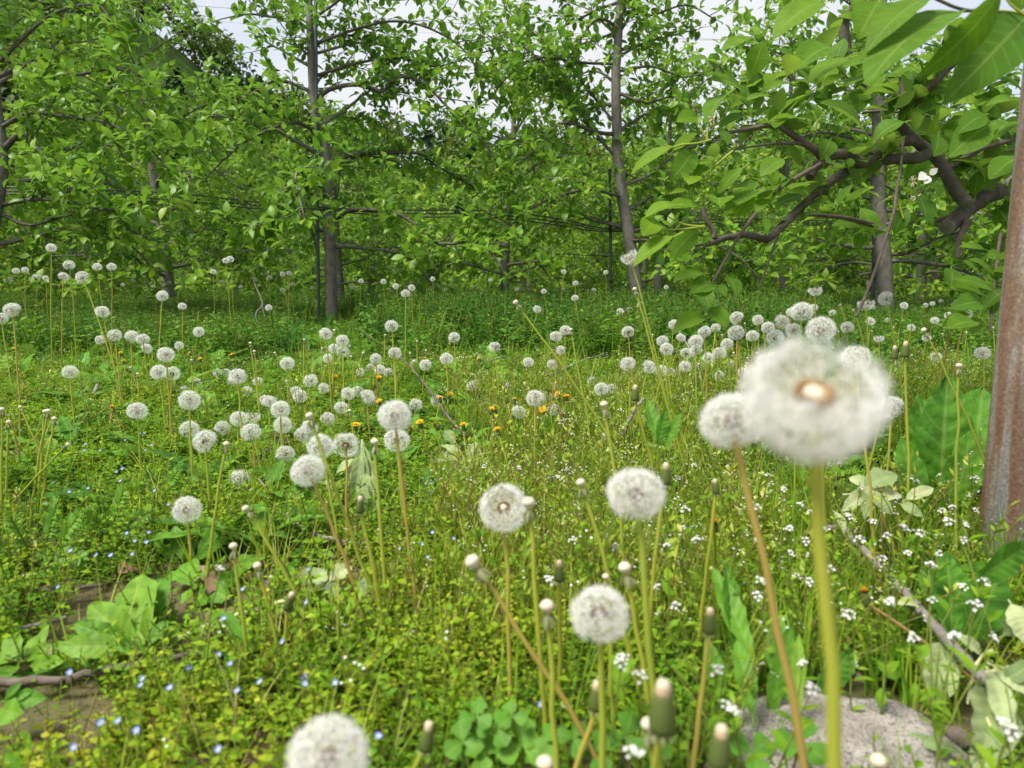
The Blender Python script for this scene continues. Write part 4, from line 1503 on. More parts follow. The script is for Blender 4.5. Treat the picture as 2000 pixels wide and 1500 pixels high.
CLOCKS = """100 484 20;31 529 14;49 527 14;68 540 10;75 540 10;89 543 12;135 518 22;124 540 20;190 521 18;218 521 18;417 531 12;441 509 14;
450 506 14;434 551 9;356 598 17;388 648 22;196 664 20;286 681 22;350 675 18;364 808 24;385 803 22;484 800 24;447 820 20;525 601 15;526 542 10;
552 535 11;565 534 11;497 545 9;572 555 9;551 566 10;705 549 11;749 550 12;686 561 9;692 562 9;773 559 13;804 562 15;845 545 11;652 681 22;
734 701 24;742 722 22;723 727 19;771 690 27;831 713 25;632 759 24;922 754 24;725 804 26;812 791 27;854 817 26;1101 531 11;1183 532 10;958 547 9;987 549 10;
1124 553 12;1062 569 12;1123 582 15;1049 604 17;1211 609 16;1229 605 13;1250 595 13;1095 684 20;1078 712 21;1267 717 30;1291 724 25;1294 666 26;
1302 682 28;1316 634 22;1360 683 25;1384 700 26;1338 716 26;1195 761 25;1156 785 22;1309 752 20;1330 752 20;1301 561 10;1438 650 34;1470 656 26;
1527 629 31;1550 645 32;1514 660 36;1626 611 14;1826 626 17;1852 616 15;1862 629 28;1766 597 16;1733 626 12;1870 590 12;1862 594 9;1808 596 10;
1821 593 10;1828 697 22;1845 708 15;1751 715 20;1425 728 18;592 850 36;435 855 32;1786 606 9;1705 600 10;1640 598 9;1560 585 9;1400 590 10;1440 600 9;900 556 8;
930 560 8;1010 565 9;610 562 8;470 560 8;330 552 9;260 548 9;240 556 8;300 560 8;20 545 9;155 552 9;1880 600 10;1838 588 9;1100 566 8;1160 566 9;870 566 8;760 566 8;1405 690 28;1420 672 26;1490 705 28;1452 728 24;1340 690 24;1500 640 27;1545 610 20;1480 625 22;1398 640 20;1590 600 16;1655 640 26;1700 628 18;1405 735 22;1512 700 30;1330 660 20;1780 640 16;1810 660 18;640 700 20;705 745 20;520 815 26;505 770 22;580 815 24;640 835 30;700 830 24;455 790 22;430 820 20;810 760 18;760 760 20"""

NAMED = [   # u, v, diameter, where the stalk meets the weeds, label, kind
    (161, 541, 26, (195, 650), "white dandelion clock on a long slanting stalk, tallest at the left", 'full'),
    (24, 605, 32, (30, 710), "large white clock at the left edge, upper of the edge pair", 'full'),
    (3, 622, 24, (18, 720), "white clock half cut off by the left edge of the photo", 'full'),
    (200, 609, 27, (212, 665), "white clock between the tall slanting clock and a close row of three", 'full'),
    (317, 578, 23, (315, 670), "lone white clock on a tall curved stalk left of the main trunk", 'full'),
    (224, 655, 27, (230, 720), "leftmost clock of the close row of three above orange flowers", 'full'),
    (257, 657, 26, (259, 725), "middle clock of the close row of three above orange flowers", 'full'),
    (279, 663, 26, (284, 690), "rightmost clock of the close row of three above orange flowers", 'full'),
    (324, 693, 34, (327, 735), "round white clock just above a touching pair at left", 'full'),
    (310, 727, 32, (315, 760), "left clock of the touching pair beside the fallen stick", 'full'),
    (336, 730, 32, (335, 800), "right clock of the touching pair beside the fallen stick", 'full'),
    (137, 727, 31, (147, 830), "lone clock with a small notch, above the upright grey stick", 'full'),
    (464, 736, 36, (468, 800), "round clock beside two tall bare stalks at left centre", 'full'),
    (370, 782, 43, (373, 830), "large clock directly above another clock, left of centre", 'full'),
    (268, 803, 40, (270, 845), "large lone clock right of the upright grey stick", 'full'),
    (370, 839, 39, (371, 885), "clock directly below a larger clock, left of centre", 'full'),
    (401, 862, 48, (412, 1040), "large clock on a long brownish stalk, front left", 'full'),
    (490, 844, 40, (497, 930), "clock with twigs standing below it, centre left", 'full'),
    (466, 818, 35, (467, 870), "flat white clock above the twig heap at left", 'full'),
    (365, 996, 57, (371, 1090), "front-most round clock at left, low over dock leaves", 'full'),
    (470, 955, 43, (471, 1010), "loose white clock touching a smaller drooping one", 'full'),
    (502, 969, 29, (500, 1000), "small drooping cream clock touching a larger loose one", 'ragged'),
    (792, 573, 18, (791, 675), "white clock on a tall straight stalk right of the main trunk", 'full'),
    (636, 652, 27, (643, 750), "clock right in front of the foot of the main trunk", 'full'),
    (669, 665, 27, (672, 755), "topmost clock of a tight group of three right of the trunk foot", 'full'),
    (670, 687, 27, (671, 750), "lowest clock of a tight group of three right of the trunk foot", 'full'),
    (765, 637, 27, (768, 680), "tilted clock with a cream top, right of the main trunk", 'full'),
    (887, 659, 24, (893, 740), "clock on a thin leaning stalk above a wider round clock", 'full'),
    (872, 701, 27, (873, 750), "round clock below a smaller clock on a leaning stalk", 'full'),
    (561, 710, 29, (562, 760), "lone clock left of a straight bare stalk", 'full'),
    (607, 744, 29, (600, 790), "clock between bare stalks, left of a yellow-bellied clock", 'full'),
    (622, 711, 18, (624, 740), "small ragged clock beside a straight bare stalk", 'ragged'),
    (680, 714, 14, (680, 760), "small ragged clock on a white stalk below the tight group of three", 'ragged'),
    (586, 774, 29, (586, 820), "clock with leaning stalk stub, above the touching clock column", 'full'),
    (680, 769, 28, (684, 810), "clock left of a slightly larger clock, mid left", 'full'),
    (717, 774, 31, (721, 820), "clock right of a slightly smaller clock, mid left", 'full'),
    (666, 797, 29, (671, 850), "clock below the pair of clocks in mid left", 'full'),
    (527, 785, 31, (527, 830), "clock just left and above a touching larger clock", 'full'),
    (548, 800, 38, (549, 830), "larger clock on top of a column of two", 'full'),
    (552, 830, 37, (554, 880), "lower clock of a column of two, stalk in front", 'full'),
    (771, 813, 68, (797, 1060), "big clear clock on a tall green stalk in the centre left", 'full'),
    (775, 860, 53, (782, 930), "clock half hidden behind the stalk of the big clear clock", 'full'),
    (605, 836, 36, (602, 900), "clock hidden behind a slanting bare stalk head", 'full'),
    (557, 887, 38, (552, 1000), "small loose clock on a thin stalk above the drooping pair", 'full'),
    (625, 872, 53, (640, 960), "left clock of a large touching pair behind a slanting stalk", 'full'),
    (675, 870, 55, (676, 990), "right clock of a large touching pair above wilted leaves", 'full'),
    (602, 920, 69, (640, 1010), "big round clock on a curved brown stalk, below a touching pair", 'full'),
    (877, 756, 18, (872, 775), "half-blown clock above the yellow flowers in the middle", 'ragged'),
    (1086, 657, 25, (1086, 760), "left clock of a pair beside the long slanting stalk", 'full'),
    (1104, 645, 23, (1104, 760), "right, higher clock of a pair beside the long slanting stalk", 'full'),
    (966, 678, 24, (972, 750), "lone clock between the long slanting stalk and the pale cut twigs", 'full'),
    (1226, 648, 26, (1233, 720), "clock directly left of the tallest bare stalks", 'full'),
    (1032, 708, 23, (1037, 750), "small clock left of the long slanting stalk", 'full'),
    (1226, 711, 32, (1230, 800), "round clock left of the tallest bare stalks, below another", 'full'),
    (1174, 760, 29, (1177, 790), "left clock of an overlapping pair in the middle", 'full'),
    (1046, 779, 40, (1046, 850), "large brown-centred clock above yellow flowers in the middle", 'full'),
    (1013, 805, 30, (1005, 830), "clock crossed by thin brown twigs in the middle", 'full'),
    (1081, 814, 28, (1080, 830), "low clock beside a bright yellow flower in the middle", 'full'),
    (997, 764, 23, (985, 775), "half-blown low clock beside yellow flowers in the middle", 'ragged'),
    (1359, 667, 31, (1362, 720), "clock beside the grey standing twig at right", 'full'),
    (1376, 649, 28, (1378, 700), "clock above the right cluster, near the hanging leaf", 'full'),
    (1439, 621, 29, (1440, 700), "topmost clock of the crowded right cluster, under an oval leaf", 'full'),
    (1566, 609, 46, (1566, 660), "tall large clock above the biggest blurred clock", 'full'),
    (1603, 645, 58, (1612, 730), "wide clock touching the top of the biggest blurred clock", 'full'),
    (1691, 592, 34, (1692, 680), "half-blown clock crossed by the thin hanging twig", 'ragged'),
    (1730, 583, 31, (1744, 680), "clock in front of the smooth grey trunk at right", 'full'),
    (1592, 567, 28, (1594, 625), "flat half-blown clock on a tall stalk above the large clocks", 'ragged'),
    (1883, 614, 30, (1870, 680), "clock behind the drooping leaf near the rusty post", 'full'),
    (1919, 690, 30, (1920, 720), "clock just left of the rusty post", 'full'),
    (1717, 660, 20, (1718, 700), "half-blown clock among dark closed buds at right", 'ragged'),
    (1672, 700, 60, (1690, 900), "round clock peeping out behind the biggest clock at its upper right", 'full'),
    (1742, 796, 48, (1735, 900), "clock peeping out right of the biggest blurred clock", 'full'),
    (1229, 500, 36, (1308, 830), "half-blown clock with a bare cap on the tallest stalk of all", 'ragged'),
    (1171, 1200, 118, (1172, 1330), "big soft clock in the lower centre above dark buds", 'full'),
    (1242, 965, 118, (1262, 1180), "big soft clock in the centre right above several stalks", 'full'),
    (1431, 822, 132, (1530, 1400), "big blurred clock on a brown stalk, left of the biggest", 'full'),
    (640, 1482, 166, (640, 1600), "big blurred clock cut off by the bottom edge of the photo", 'full'),
]


def bare(u, v, ub, vb, d=None, tint=None, s=1.0, label=None, bow=.2):
    """a stalk whose seeds have flown: pale knob and turned-down bracts"""
    if d is None:
        d = project(on_ground(ub, vb, .05))[2]
        d = min(d, 6.0)
    h = at(u, v, d)
    b = base_under(h, ub, vb, d)
    root = thing("bare_dandelion_stalk", label or "", "dandelion", b, "bare dandelion stalks")
    tint = rng.uniform(.15, .5) if tint is None else tint
    ax = stem_obj(root, b, h, .0018, tint, bow=bow)
    r = .0040 * s
    place("receptacle", RECEPT, root, h - b + ax * r * .3, r, ax)
    place("bracts", BRACTS[int(rng.integers(0, 3))], root, h - b - ax * r * .35, r * .95, ax)
    if not label:
        pend(root, u, v, "bare dandelion stalk")


BARE = [(594, 664, 593, 760), (653, 646, 650, 790), (489, 671, 503, 800), (497, 687, 507, 800), (537, 690, 578, 763), (629, 681, 630, 745), (686, 697, 692, 740), (709, 690, 690, 760),
        (752, 655, 750, 725), (801, 691, 808, 730), (815, 667, 815, 725), (832, 685, 832, 730), (255, 719, 275, 785), (269, 731, 272, 790), (374, 704, 378, 775), (4, 801, 5, 970),
        (17, 826, 15, 965), (40, 796, 62, 850), (88, 805, 78, 950), (94, 804, 70, 965), (106, 819, 88, 965), (683, 803, 690, 860), (1703, 647, 1712, 700), (1638, 648, 1640, 690), (1607, 613, 1608, 660), (1641, 595, 1655, 660),
        (1667, 606, 1690, 690), (1841, 653, 1850, 700), (1525, 612, 1526, 660), (1311, 604, 1316, 650), (1275, 655, 1276, 720), (1490, 630, 1496, 690), (1455, 632, 1462, 700), (560, 745, 565, 790), (1888, 650, 1884, 690), (1940, 640, 1942, 690), (1745, 640, 1752, 690), (1460, 700, 1466, 740), (1410, 655, 1416, 720), (1395, 640, 1400, 700), (1500, 700, 1504, 730), (1365, 712, 1372, 760), (1478, 690, 1480, 740), (1433, 690, 1440, 750)]
BARE_NAMED = [
    (1008, 592, 1168, 838, 1.05, .12, 1.15, "long thick bare stalk slanting from the centre up to the left"),
    (1240, 566, 1306, 800, 1.15, .12, 1.0, "tall bare stalk right beside the tallest half-blown one"),
    (1115, 645, 1148, 838, 1.25, .15, .9, "bare stalk with a pinkish knob beside the pair of clocks"),
    (1180, 792, 1198, 925, .72, .3, 1.1, "bare stalk with a pale cap standing in the fine grass"),
    (605, 814, 692, 1065, .72, .2, 1.1, "long bare stalk slanting across the touching pair of clocks"),
    (732, 865, 745, 1045, .70, .3, 1.1, "upright bare stalk right of the wilted hanging leaves"),
    (481, 995, 557, 1140, .70, .2, 1.0, "bare stalk slanting down right below the drooping clock"),
    (456, 1069, 476, 1230, .62, .25, 1.0, "bare stalk in front of the crinkled dock leaves"),
    (503, 1107, 520, 1150, .62, .35, 1.0, "curved bare stalk bending right over the pale straw"),
    (442, 869, 417, 1060, .80, .2, 1.0, "bare stalk leaning left, right of the large front left clock"),
    (132, 869, 42, 968, None, .1, .9, "pale dry bare stalk lying slantwise at the left"),
    (1033, 985, 1055, 1300, .50, .4, 1.25, "bare stalk touching the notched clock on its right"),
    (1135, 945, 1180, 1110, .56, .35, 1.0, "bare stalk with a round cream knob left of the centre right clock"),
    (925, 1100, 1062, 1340, .46, .65, 1.35, "stout bare stalk with a woolly knob bending right, lower centre"),
    (1221, 1112, 1245, 1250, .48, .4, 1.2, "bare stalk with a wide cream knob above the lower clock"),
    (1069, 1187, 1084, 1480, .42, .25, 1.15, "bare stalk with grey bracts in the joined bundle, lower centre"),
    (1183, 1128, 1190, 1190, .52, .4, .7, "small pink knob just above the lower centre clock"),
    (1267, 1418, 1280, 1500, .36, .35, 1.05, "cream knob at the bottom, left of the large green bud"),
    (1064, 1495, 1066, 1560, .34, .4, 1.1, "cream knob at the bottom edge under the joined stalks"),
    (1805, 646, 1868, 790, .95, .2, 1.0, "bare stalk slanting in front of the tall dock leaf"),
    (1873, 716, 1870, 930, .85, .15, 1.0, "straight bare stalk left of the rusty post"),
    (1716, 1490, 1718, 1560, .36, .5, 1.1, "cream knob at the bottom edge before the granite stone"),
]


def closed(u, v, d, s, label, lean=(0, 0), tint=.5, to=None, orange=False):
    """a flower closed for ripening: ribbed green involucre with a pale or brown tuft"""
    h = at(u, v, d)
    r = .0045 * s
    ax = norm(np.array((lean[0], lean[1], 1.0)))
    foot = h - ax * r * 3.2
    b = base_under(foot) if to is None else base_under(foot, to[0], to[1], d)
    if b[2] > foot[2] - .01:
        foot[2] = b[2] + .02
    root = thing("closed_dandelion", label, "dandelion", b, "closed dandelion heads")
    stem_obj(root, b, foot, .0019, tint)
    place("involucre", INVOL, root, foot + ax * r * 1.0 - b, (r, r, r * 1.15), ax)
    if orange:
        place("petals", HALF[0], root, foot + ax * r * 2.2 - b, r * 1.3, ax)
    else:
        place("tuft", TUFT, root, foot + ax * r * 2.75 - b, r, ax)


CLOSED = [
    (1296, 1338, .30, 1.3, "big green closed bud with a cream tip, bottom centre right", (0, 0), .3), (1166, 1336, .42, 1.0, "closed bud with spread bracts, bottom centre", (0, 0), .6),
    (1410, 1424, .30, 1.05, "dark closed bud with an ochre tip at the bottom", (.05, 0), .4), (1092, 1098, .56, .95, "closed green bud standing alone above the woolly joined stalks", (0, 0), .5),
    (1301, 908, .60, 1.05, "closed green bud right above the centre right clock", (0, 0), .4), (1396, 938, .62, .75, "small closed bud left of the thick brown stalk", (-.15, 0), .4),
    (838, 1415, .42, 1.0, "pale green closed bud at the bottom left of centre", (.15, 0), .2), (1387, 1192, .46, .95, "drab closed bud with pale bract tips in the right foreground", (0, 0), .6),
    (1748, 678, .95, 1.0, "left one of two dark closed buds right of the biggest clock", (0, 0), .3), (1769, 670, .92, 1.15, "right one of two dark closed buds right of the biggest clock", (0, 0), .3),
    (1241, 755, .95, 1.2, "dark closed bud on the tallest stalk pair", (0, 0), .3), (704, 972, .66, .9, "closed bud below the wilted hanging leaves", (.1, 0), .4),
    (570, 1160, .62, 1.0, "closed bud lying beside the big pale leaf", (.35, -.2), .5), 
    
]

YEL = [(49, 612), (52, 623), (109, 622), (136, 621), (17, 650), (208, 676), (235, 689), (241, 705), (316, 675), (407, 668), (391, 701), (380, 686), (370, 690), (454, 692), (290, 716), (219, 795), (5, 531), (148, 585),
       (27, 680), (740, 737), (916, 765), (741, 784), (820, 825), (802, 838), (450, 694), (860, 777), (989, 779), (1005, 780), (960, 799), (966, 797), (1089, 770), (1106, 774), (1101, 811), (1139, 669),
       (972, 839), (1344, 769), (1714, 623), (1906, 655), (732, 752), (655, 735), (880, 770), (600, 808), (695, 830), (830, 700), (1000, 660), (935, 700), (1060, 800), (850, 830), (905, 830)]


def yellow(u, v, i, z=.09, s=.0095):
    h = on_ground(u, v, z)
    b = base_under(h)
    root = thing("yellow_dandelion", "", "dandelion", b, "yellow dandelion flowers")
    ax = stem_obj(root, b, h - (0, 0, .004), .0018, rng.uniform(.3, .7), 6)
    half = i % 3 == 2
    axis = ax + np.array((rng.normal() * .25, -.35, .2))
    place("petals", (HALF if half else YELLOW)[i % (2 if half else 3)], root, h - b, s * (.62 if half else 1.0), axis)
    place("involucre", INVOL, root, h - b - norm(axis) * .006, (.0045, .0045, .005), axis)
    pend(root, u, v, "half-shut orange dandelion flower" if half else "open yellow dandelion flower")


def dandelions():
    for line in CLOCKS.replace("\n", "").split(";"):
        u, v, dia = (float(x) for x in line.split())
        clock(u, v, dia)
    for u, v, dia, base, label, kind in NAMED:
        clock(u, v, dia, base, label, kind, tint=.72 if "brown stalk" in label else None)
    clock(984, 992, 98, (990, 1140), "notched clock showing its pale bare cap, centre", 'notch', tint=.55, tilt=(.05, -.62, .8), d=.54)
    clock(1590, 772, 278, (1630, 1230), "biggest blurred clock of all with a wide bare cream cap", 'big', tint=.42, tilt=(.0, -.50, .86), d=.212)
    for u, v, ub, vb in BARE:
        bare(u, v, ub, vb)
    for u, v, ub, vb, d, tint, s, label in BARE_NAMED:
        bare(u, v, ub, vb, d, tint, s, label)
    for u, v, d, s, label, lean, tint in CLOSED:
        closed(u, v, d, s, label, lean, tint)
    closed(1688, 1152, .62, .95, "closed bud with a brown withered tip drooping over the fallen branch", (-.25, -.1), .95, to=(1900, 1330), orange=True)
    for i, (u, v) in enumerate(YEL):
        yellow(u, v, i)
    yellow(1395, 1022, 2, .12, .010)
    yellow(792, 1024, 5, .06, .009)


# ================================================================ SMALL FLOWERS
def speedwell_mesh(seed):
    t = leaf_t(1.0, .95, 4, -.05, -.15, power=.75, seed=seed)
    mb = MB()
    az = np.arange(4) * math.pi / 2 + .3
    D = np.stack((np.cos(az), np.sin(az), np.full(4, .35)), -1)
    scatter(mb, t, np.zeros((4, 3)), frames(D, np.tile((0, 0, 1.0), (4, 1))), np.array((1, .95, .72, .95)), np.full(4, .5))
    return mb.mesh("petals", [M['blue']])


BLUE = """41 841;58 835;117 832;264 1057;286 1060;259 1083;216 1085;189 1085;137 1076;249 1042;290 1040;329 986;171 954;135 961;104 944;87 984;115 1147;289 921;239 916;235 940;226 922;302 959;196 880;245 860;
296 870;167 868;165 880;284 880;282 847;272 847;845 1041;886 1052;824 1063;778 1073;836 1089;601 1113;475 1151;137 1314;279 1327;276 1338;333 1343;509 1331;463 1349;369 1304;449 1296;428 1280;231 1408;
197 1412;267 1427;144 1461;428 1464;437 1209;599 1177;551 1255;597 1323;595 1335;739 1437;1056 1376;1368 1087;920 1110;655 1335;1200 1075"""


def small_flowers():
    bm = [speedwell_mesh(i) for i in range(2)]
    cm, _, _ = dome_mesh("flower_centre", None, [(1, 0), (.8, .5), (0, .8)], k=8)
    cme = cm.mesh("flower_centre", [M['pollen']])
    for i, s in enumerate(BLUE.replace("\n", "").split(";")):
        u, v = (float(x) for x in s.split())
        h = on_ground(u, v, .062)
        b = np.array((h[0] + rng.normal() * .006, h[1] + rng.normal() * .006, 0))
        b[2] = float(ground_z(b[0], b[1]))
        root = thing("blue_speedwell", "", "flower", b, "small blue speedwell flowers")
        st = MB()
        tube(st, stem_path(h, b) - b, .0005, 4, 0, .3, cap=False)
        st.build("stem", M['weedstem'], root)
        ax = norm(np.array((rng.normal() * .3, -.55, .8)))
        place("petals", bm[i % 2], root, h - b, rng.uniform(.0030, .0038), ax, rng.uniform(0, 6))
        place("flower_centre", cme, root, h - b + ax * .0004, .0007, ax)
        pend(root, u, v, "tiny blue speedwell flower")

    # white cress: thin branching stems with a head of small four-petalled flowers
    pt = leaf_t(1.0, .8, 3, .05, .1, power=.7, seed=1)
    heads, stems = [], []
    for q in range(4):
        rs = np.random.default_rng(60 + q)
        mb = MB()
        for k in range(11):
            e = rs.uniform(.3, 1.5)
            a = k * 2.4
            d = np.array((math.cos(a) * math.cos(e), math.sin(a) * math.cos(e), math.sin(e)))
            c = d * rs.uniform(.5, 1.0) * np.array((.85, .85, .9))
            az = np.arange(4) * math.pi / 2 + rs.uniform(0, 1)
            axis = norm(d + np.array((0, 0, .4)))
            t1 = norm(np.cross(axis, (0, 1, .3)))
            t2 = np.cross(axis, t1)
            D = np.cos(az)[:, None] * t1 + np.sin(az)[:, None] * t2 + axis * .75
            scatter(mb, pt, np.tile(c, (4, 1)), frames(D, np.tile(axis, (4, 1))), np.full(4, .30), np.full(4, .5))
            tube(mb, np.array([(0, 0, -.5), c * .6 + (0, 0, -.15), c]), .025, 4, 1, .2, cap=False)
        heads.append(mb.mesh("flower_cluster", [M['white'], M['weedstem']]))
    W = """1639 907;1834 931;1778 936;1790 942;1476 998;1582 1006;1657 1013;1703 1023;1731 1052;1762 1037;1793 1047;1541 1037;1572 1063;1543 1085;1840 1001;1860 995;1892 972;1902 1001;1853 1024;1886 1029;1834 1086;
1814 1112;1722 1096;1487 1143;1481 1170;1579 1143;1654 1207;1739 1181;1819 1179;1863 1253;1921 1143;1938 1250;1784 1251;1566 1303;1584 1352;1420 1387;1970 1440;1960 1420;1430 1395;1240 1480;945 915;1014 917;1089 936;1105 942;
1107 919;1117 852;1180 852;1295 857;1307 861;1290 877;1325 937;1355 912;1201 1071;1301 1072;1072 1139;1285 1150;1212 1305;1250 1330;1500 930;1530 960;1600 960;1680 960;1750 975;1420 915;1455 950;1610 1040;1680 1060;1770 1085;1880 1060;1905 940;1560 990;1215 1290;1620 1120;1905 1190;1880 1150;430 1115;1020 1000;1120 1060;1340 1000;1360 1060;1320 1190;1400 1320;1555 1130;1480 1060"""
    for i, s in enumerate(W.replace("\n", "").split(";")):
        u, v = (float(x) for x in s.split())
        z = rng.uniform(.085, .125)
        h = on_ground(u, v, z)
        dd = project(h)[2]
        if dd > 1.35:
            z = .16
            h = on_ground(u, v, z)
        b = base_under(h)
        root = thing("white_cress", "", "flower", b, "white cress flowers")
        st = MB()
        p = stem_path(h, b) - b
        tube(st, p, np.linspace(.0009, .0006, len(p)), 5, 0, .35, cap=False)
        lt = leaf_t(1, .4, 3, .2, .3, seed=i)
        n = 6
        az = rng.uniform(0, 6.28, n)
        j = rng.integers(1, len(p) - 1, n)
        D = np.stack((np.cos(az), np.sin(az), np.full(n, .7)), -1)
        scatter(st, tuple([lt[0], [(f, 1) for f, m in lt[1]], lt[2]]), p[j], frames(D, np.tile((0, 0, 1.0), (n, 1))), rng.uniform(.010, .022, n), rng.uniform(.2, .6, n))
        st.build("stem", [M['weedstem'], M['chickweed']], root)
        place("flower_cluster", heads[i % 4], root, h - b, rng.uniform(.0054, .0078) * (1 if dd < .9 else .8), (rng.normal() * .15, -.2, 1), rng.uniform(0, 6))
        pend(root, u, v, "white cress flower cluster")


# ================================================================ GROUND COVER
def sprig(h, n, leafL, leafW, spread, seed, stem_r=.0006, segs=2, branches=3, up=.3, flecks=0):
    """a small herb: a few stems with paired leaves. materials: 0 leaf, 1 stem, 2 white florets"""
    rs = np.random.default_rng(seed)
    lt = leaf_t(1, leafW / leafL, segs, .25, .25, seed=seed)
    mb = MB()
    P, D, U, S, T = [], [], [], [], []
    for b in range(branches):
        az = b * 6.283 / branches + rs.uniform(-.5, .5)
        top = np.array((math.cos(az) * spread * rs.uniform(.4, 1), math.sin(az) * spread * rs.uniform(.4, 1), h * rs.uniform(.65, 1.0)))
        p = np.array([np.zeros(3), top * (.55, .55, .45) + rs.normal(size=3) * h * .06, top])
        p = smooth_path(p, 2)
        tube(mb, p, stem_r, 3, 1, rs.uniform(.1, .9), cap=False)
        for k in range(n):
            t = .25 + .75 * (k + .5) / n
            j = min(int(t * (len(p) - 1)), len(p) - 2)
            q = p[j] + (p[j + 1] - p[j]) * (t * (len(p) - 1) - j)
            la = k * 1.57 + rs.uniform(-.4, .4)
            for sgn in (0, math.pi):
                D.append((math.cos(la + sgn), math.sin(la + sgn), rs.uniform(-.1, .6)))
                U.append((rs.normal() * .35, rs.normal() * .35, 1))
                P.append(q)
                S.append(leafL * rs.uniform(.65, 1.15) * (1 - .35 * t * (t > .8)))
                T.append(.5 + rs.normal() * .10 + .12 * (t - .5))
        if flecks:
            for k in range(flecks):
                c = top + rs.normal(size=3) * np.array((spread * .5, spread * .5, h * .16))
                s = leafL * .16
                mb.add(np.array(((s, 0, 0), (0, s, s * .3), (-s, 0, 0), (0, -s, s * .3))) + c, [(np.array(((0, 1, 2, 3),)), 2)], np.array(((0, 0, .5),) * 4))
    scatter(mb, lt, np.array(P), frames(np.array(D), np.array(U)), np.array(S), np.array(T))
    return mb.template()


def tuft(nb, h, w, seed, spread=.5, segs=3, bend=.6):
    rs = np.random.default_rng(seed)
    mb = MB()
    for i in range(nb):
        az = rs.uniform(0, 6.283)
        ln = h * rs.uniform(.55, 1.1)
        lean = rs.uniform(.05, spread)
        d = np.array((math.cos(az), math.sin(az), 0))
        s = np.array((-math.sin(az), math.cos(az), 0)) * w / 2
        base = np.array((rs.normal() * .012, rs.normal() * .012, 0))
        t = np.linspace(0, 1, segs + 1)[:, None]
        c = base + d * ln * (lean * t + bend * lean * t ** 2) + np.array((0, 0, 1)) * ln * (t - .35 * bend * lean * t ** 2)
        wd = (1 - t ** 1.7)
        v = np.concatenate((c - s * wd, c + s * wd))
        m = segs + 1
        f = np.array([(k, m + k, m + k + 1, k + 1) for k in range(segs)])
        a = np.zeros((len(v), 3))
        a[:, 1] = np.tile(t[:, 0], 2)
        a[:, 2] = .5 + rs.normal() * .16
        mb.add(v, [(f, 0)], a)
    return mb.template()


def wiry(h, seed, n=5, pods=7):
    """fine upright weed: hair-thin stems with little pods and white flecks. 0 pod leaf, 1 stem, 2 white"""
    rs = np.random.default_rng(seed)
    mb = MB()
    pod = leaf_t(1, .38, 2, .3, .1, seed=seed)
    P, D, S = [], [], []
    for b in range(n):
        az = rs.uniform(0, 6.28)
        top = np.array((math.cos(az) * h * rs.uniform(.1, .5), math.sin(az) * h * rs.uniform(.1, .5), h * rs.uniform(.6, 1)))
        p = smooth_path(np.array([np.zeros(3), top * (.35, .35, .55), top]), 2)
        tube(mb, p, .00055, 3, 1, rs.uniform(.15, 1), cap=False)
        for k in range(pods):
            t = rs.uniform(.3, 1)
            j = min(int(t * (len(p) - 1)), len(p) - 2)
            q = p[j] + (p[j + 1] - p[j]) * (t * (len(p) - 1) - j)
            a2 = rs.uniform(0, 6.28)
            P.append(q)
            D.append((math.cos(a2), math.sin(a2), rs.uniform(.3, 1.2)))
            S.append(rs.uniform(.006, .014))
        if rs.random() < .32:
            for k in range(2):
                c = top + rs.normal(size=3) * .003
                s = .0014
                mb.add(np.array(((s, 0, 0), (0, s, s * .4), (-s, 0, 0), (0, -s, s * .4))) + c, [(np.array(((0, 1, 2, 3),)), 2)], np.array(((0, 0, .5),) * 4))
    scatter(mb, pod, np.array(P), frames(np.array(D), np.tile((0, 0, 1.0), (len(P), 1)) + rs.normal(size=(len(P), 3)) * .3), np.array(S), np.full(len(P), .5) + rs.normal(size=len(P)) * .12)
    return mb.template()


def rosette(n, L, W, seed, teeth=.45, el=(.2, .9), segs=9):
    rs = np.random.default_rng(seed)
    mb = MB()
    for i in range(n):
        t = leaf_t(1, W / L * rs.uniform(.8, 1.2), segs, .22, rs.uniform(.2, .55), power=1.35, teeth=teeth, wav=.03, seed=seed * 31 + i)
        az = i * 2.4 + rs.uniform(-.3, .3)
        e = rs.uniform(*el)
        D = np.array([(math.cos(az) * math.cos(e), math.sin(az) * math.cos(e), math.sin(e))])
        U = np.array([(-math.cos(az) * .5, -math.sin(az) * .5, 1)])
        scatter(mb, t, np.zeros((1, 3)), frames(D, U), np.array([L * rs.uniform(.6, 1.1)]), np.array([.5 + rs.normal() * .12]))
    return mb.template()


def band(d0, d1, dens, margin=.55):
    """random ground points between two distances, across the view"""
    A = .76 * (d1 ** 2 - d0 ** 2) + 2 * margin * (d1 - d0)
    n = int(A * dens)
    d = np.sqrt(rng.uniform(d0 ** 2, d1 ** 2, n))
    x = rng.uniform(-1, 1, n) * (.76 * d + margin)
    return x, d


def uv_of(x, y):
    P = np.stack((x, y, np.zeros_like(x)), -1) - CAMP
    dd = P @ FWD
    return 1000 + FPX * (P @ RGT) / dd, 750 - FPX * (P @ UPV) / dd


def patch(x, y, f, ph=0.0):
    return np.sin(x * f + ph) * np.cos(y * f * 1.17 + ph * 2) + .6 * np.sin(x * f * 2.1 - y * f * 1.7 + ph * 3)


def lay(mb, tmpls, x, y, s, tint, tilt=.25):
    n = len(x)
    if n == 0:
        return
    P = np.stack((x, y, ground_z(x, y) - .002), -1)
    Mx = yaw_frames(rng.uniform(0, 6.283, n), np.abs(rng.normal(size=n)) * tilt, rng.uniform(0, 6.283, n))
    scatter_mix(mb, tmpls, P, Mx, s, np.clip(tint, -.2, 1.2))


STONE_UV = (1650, 1445)


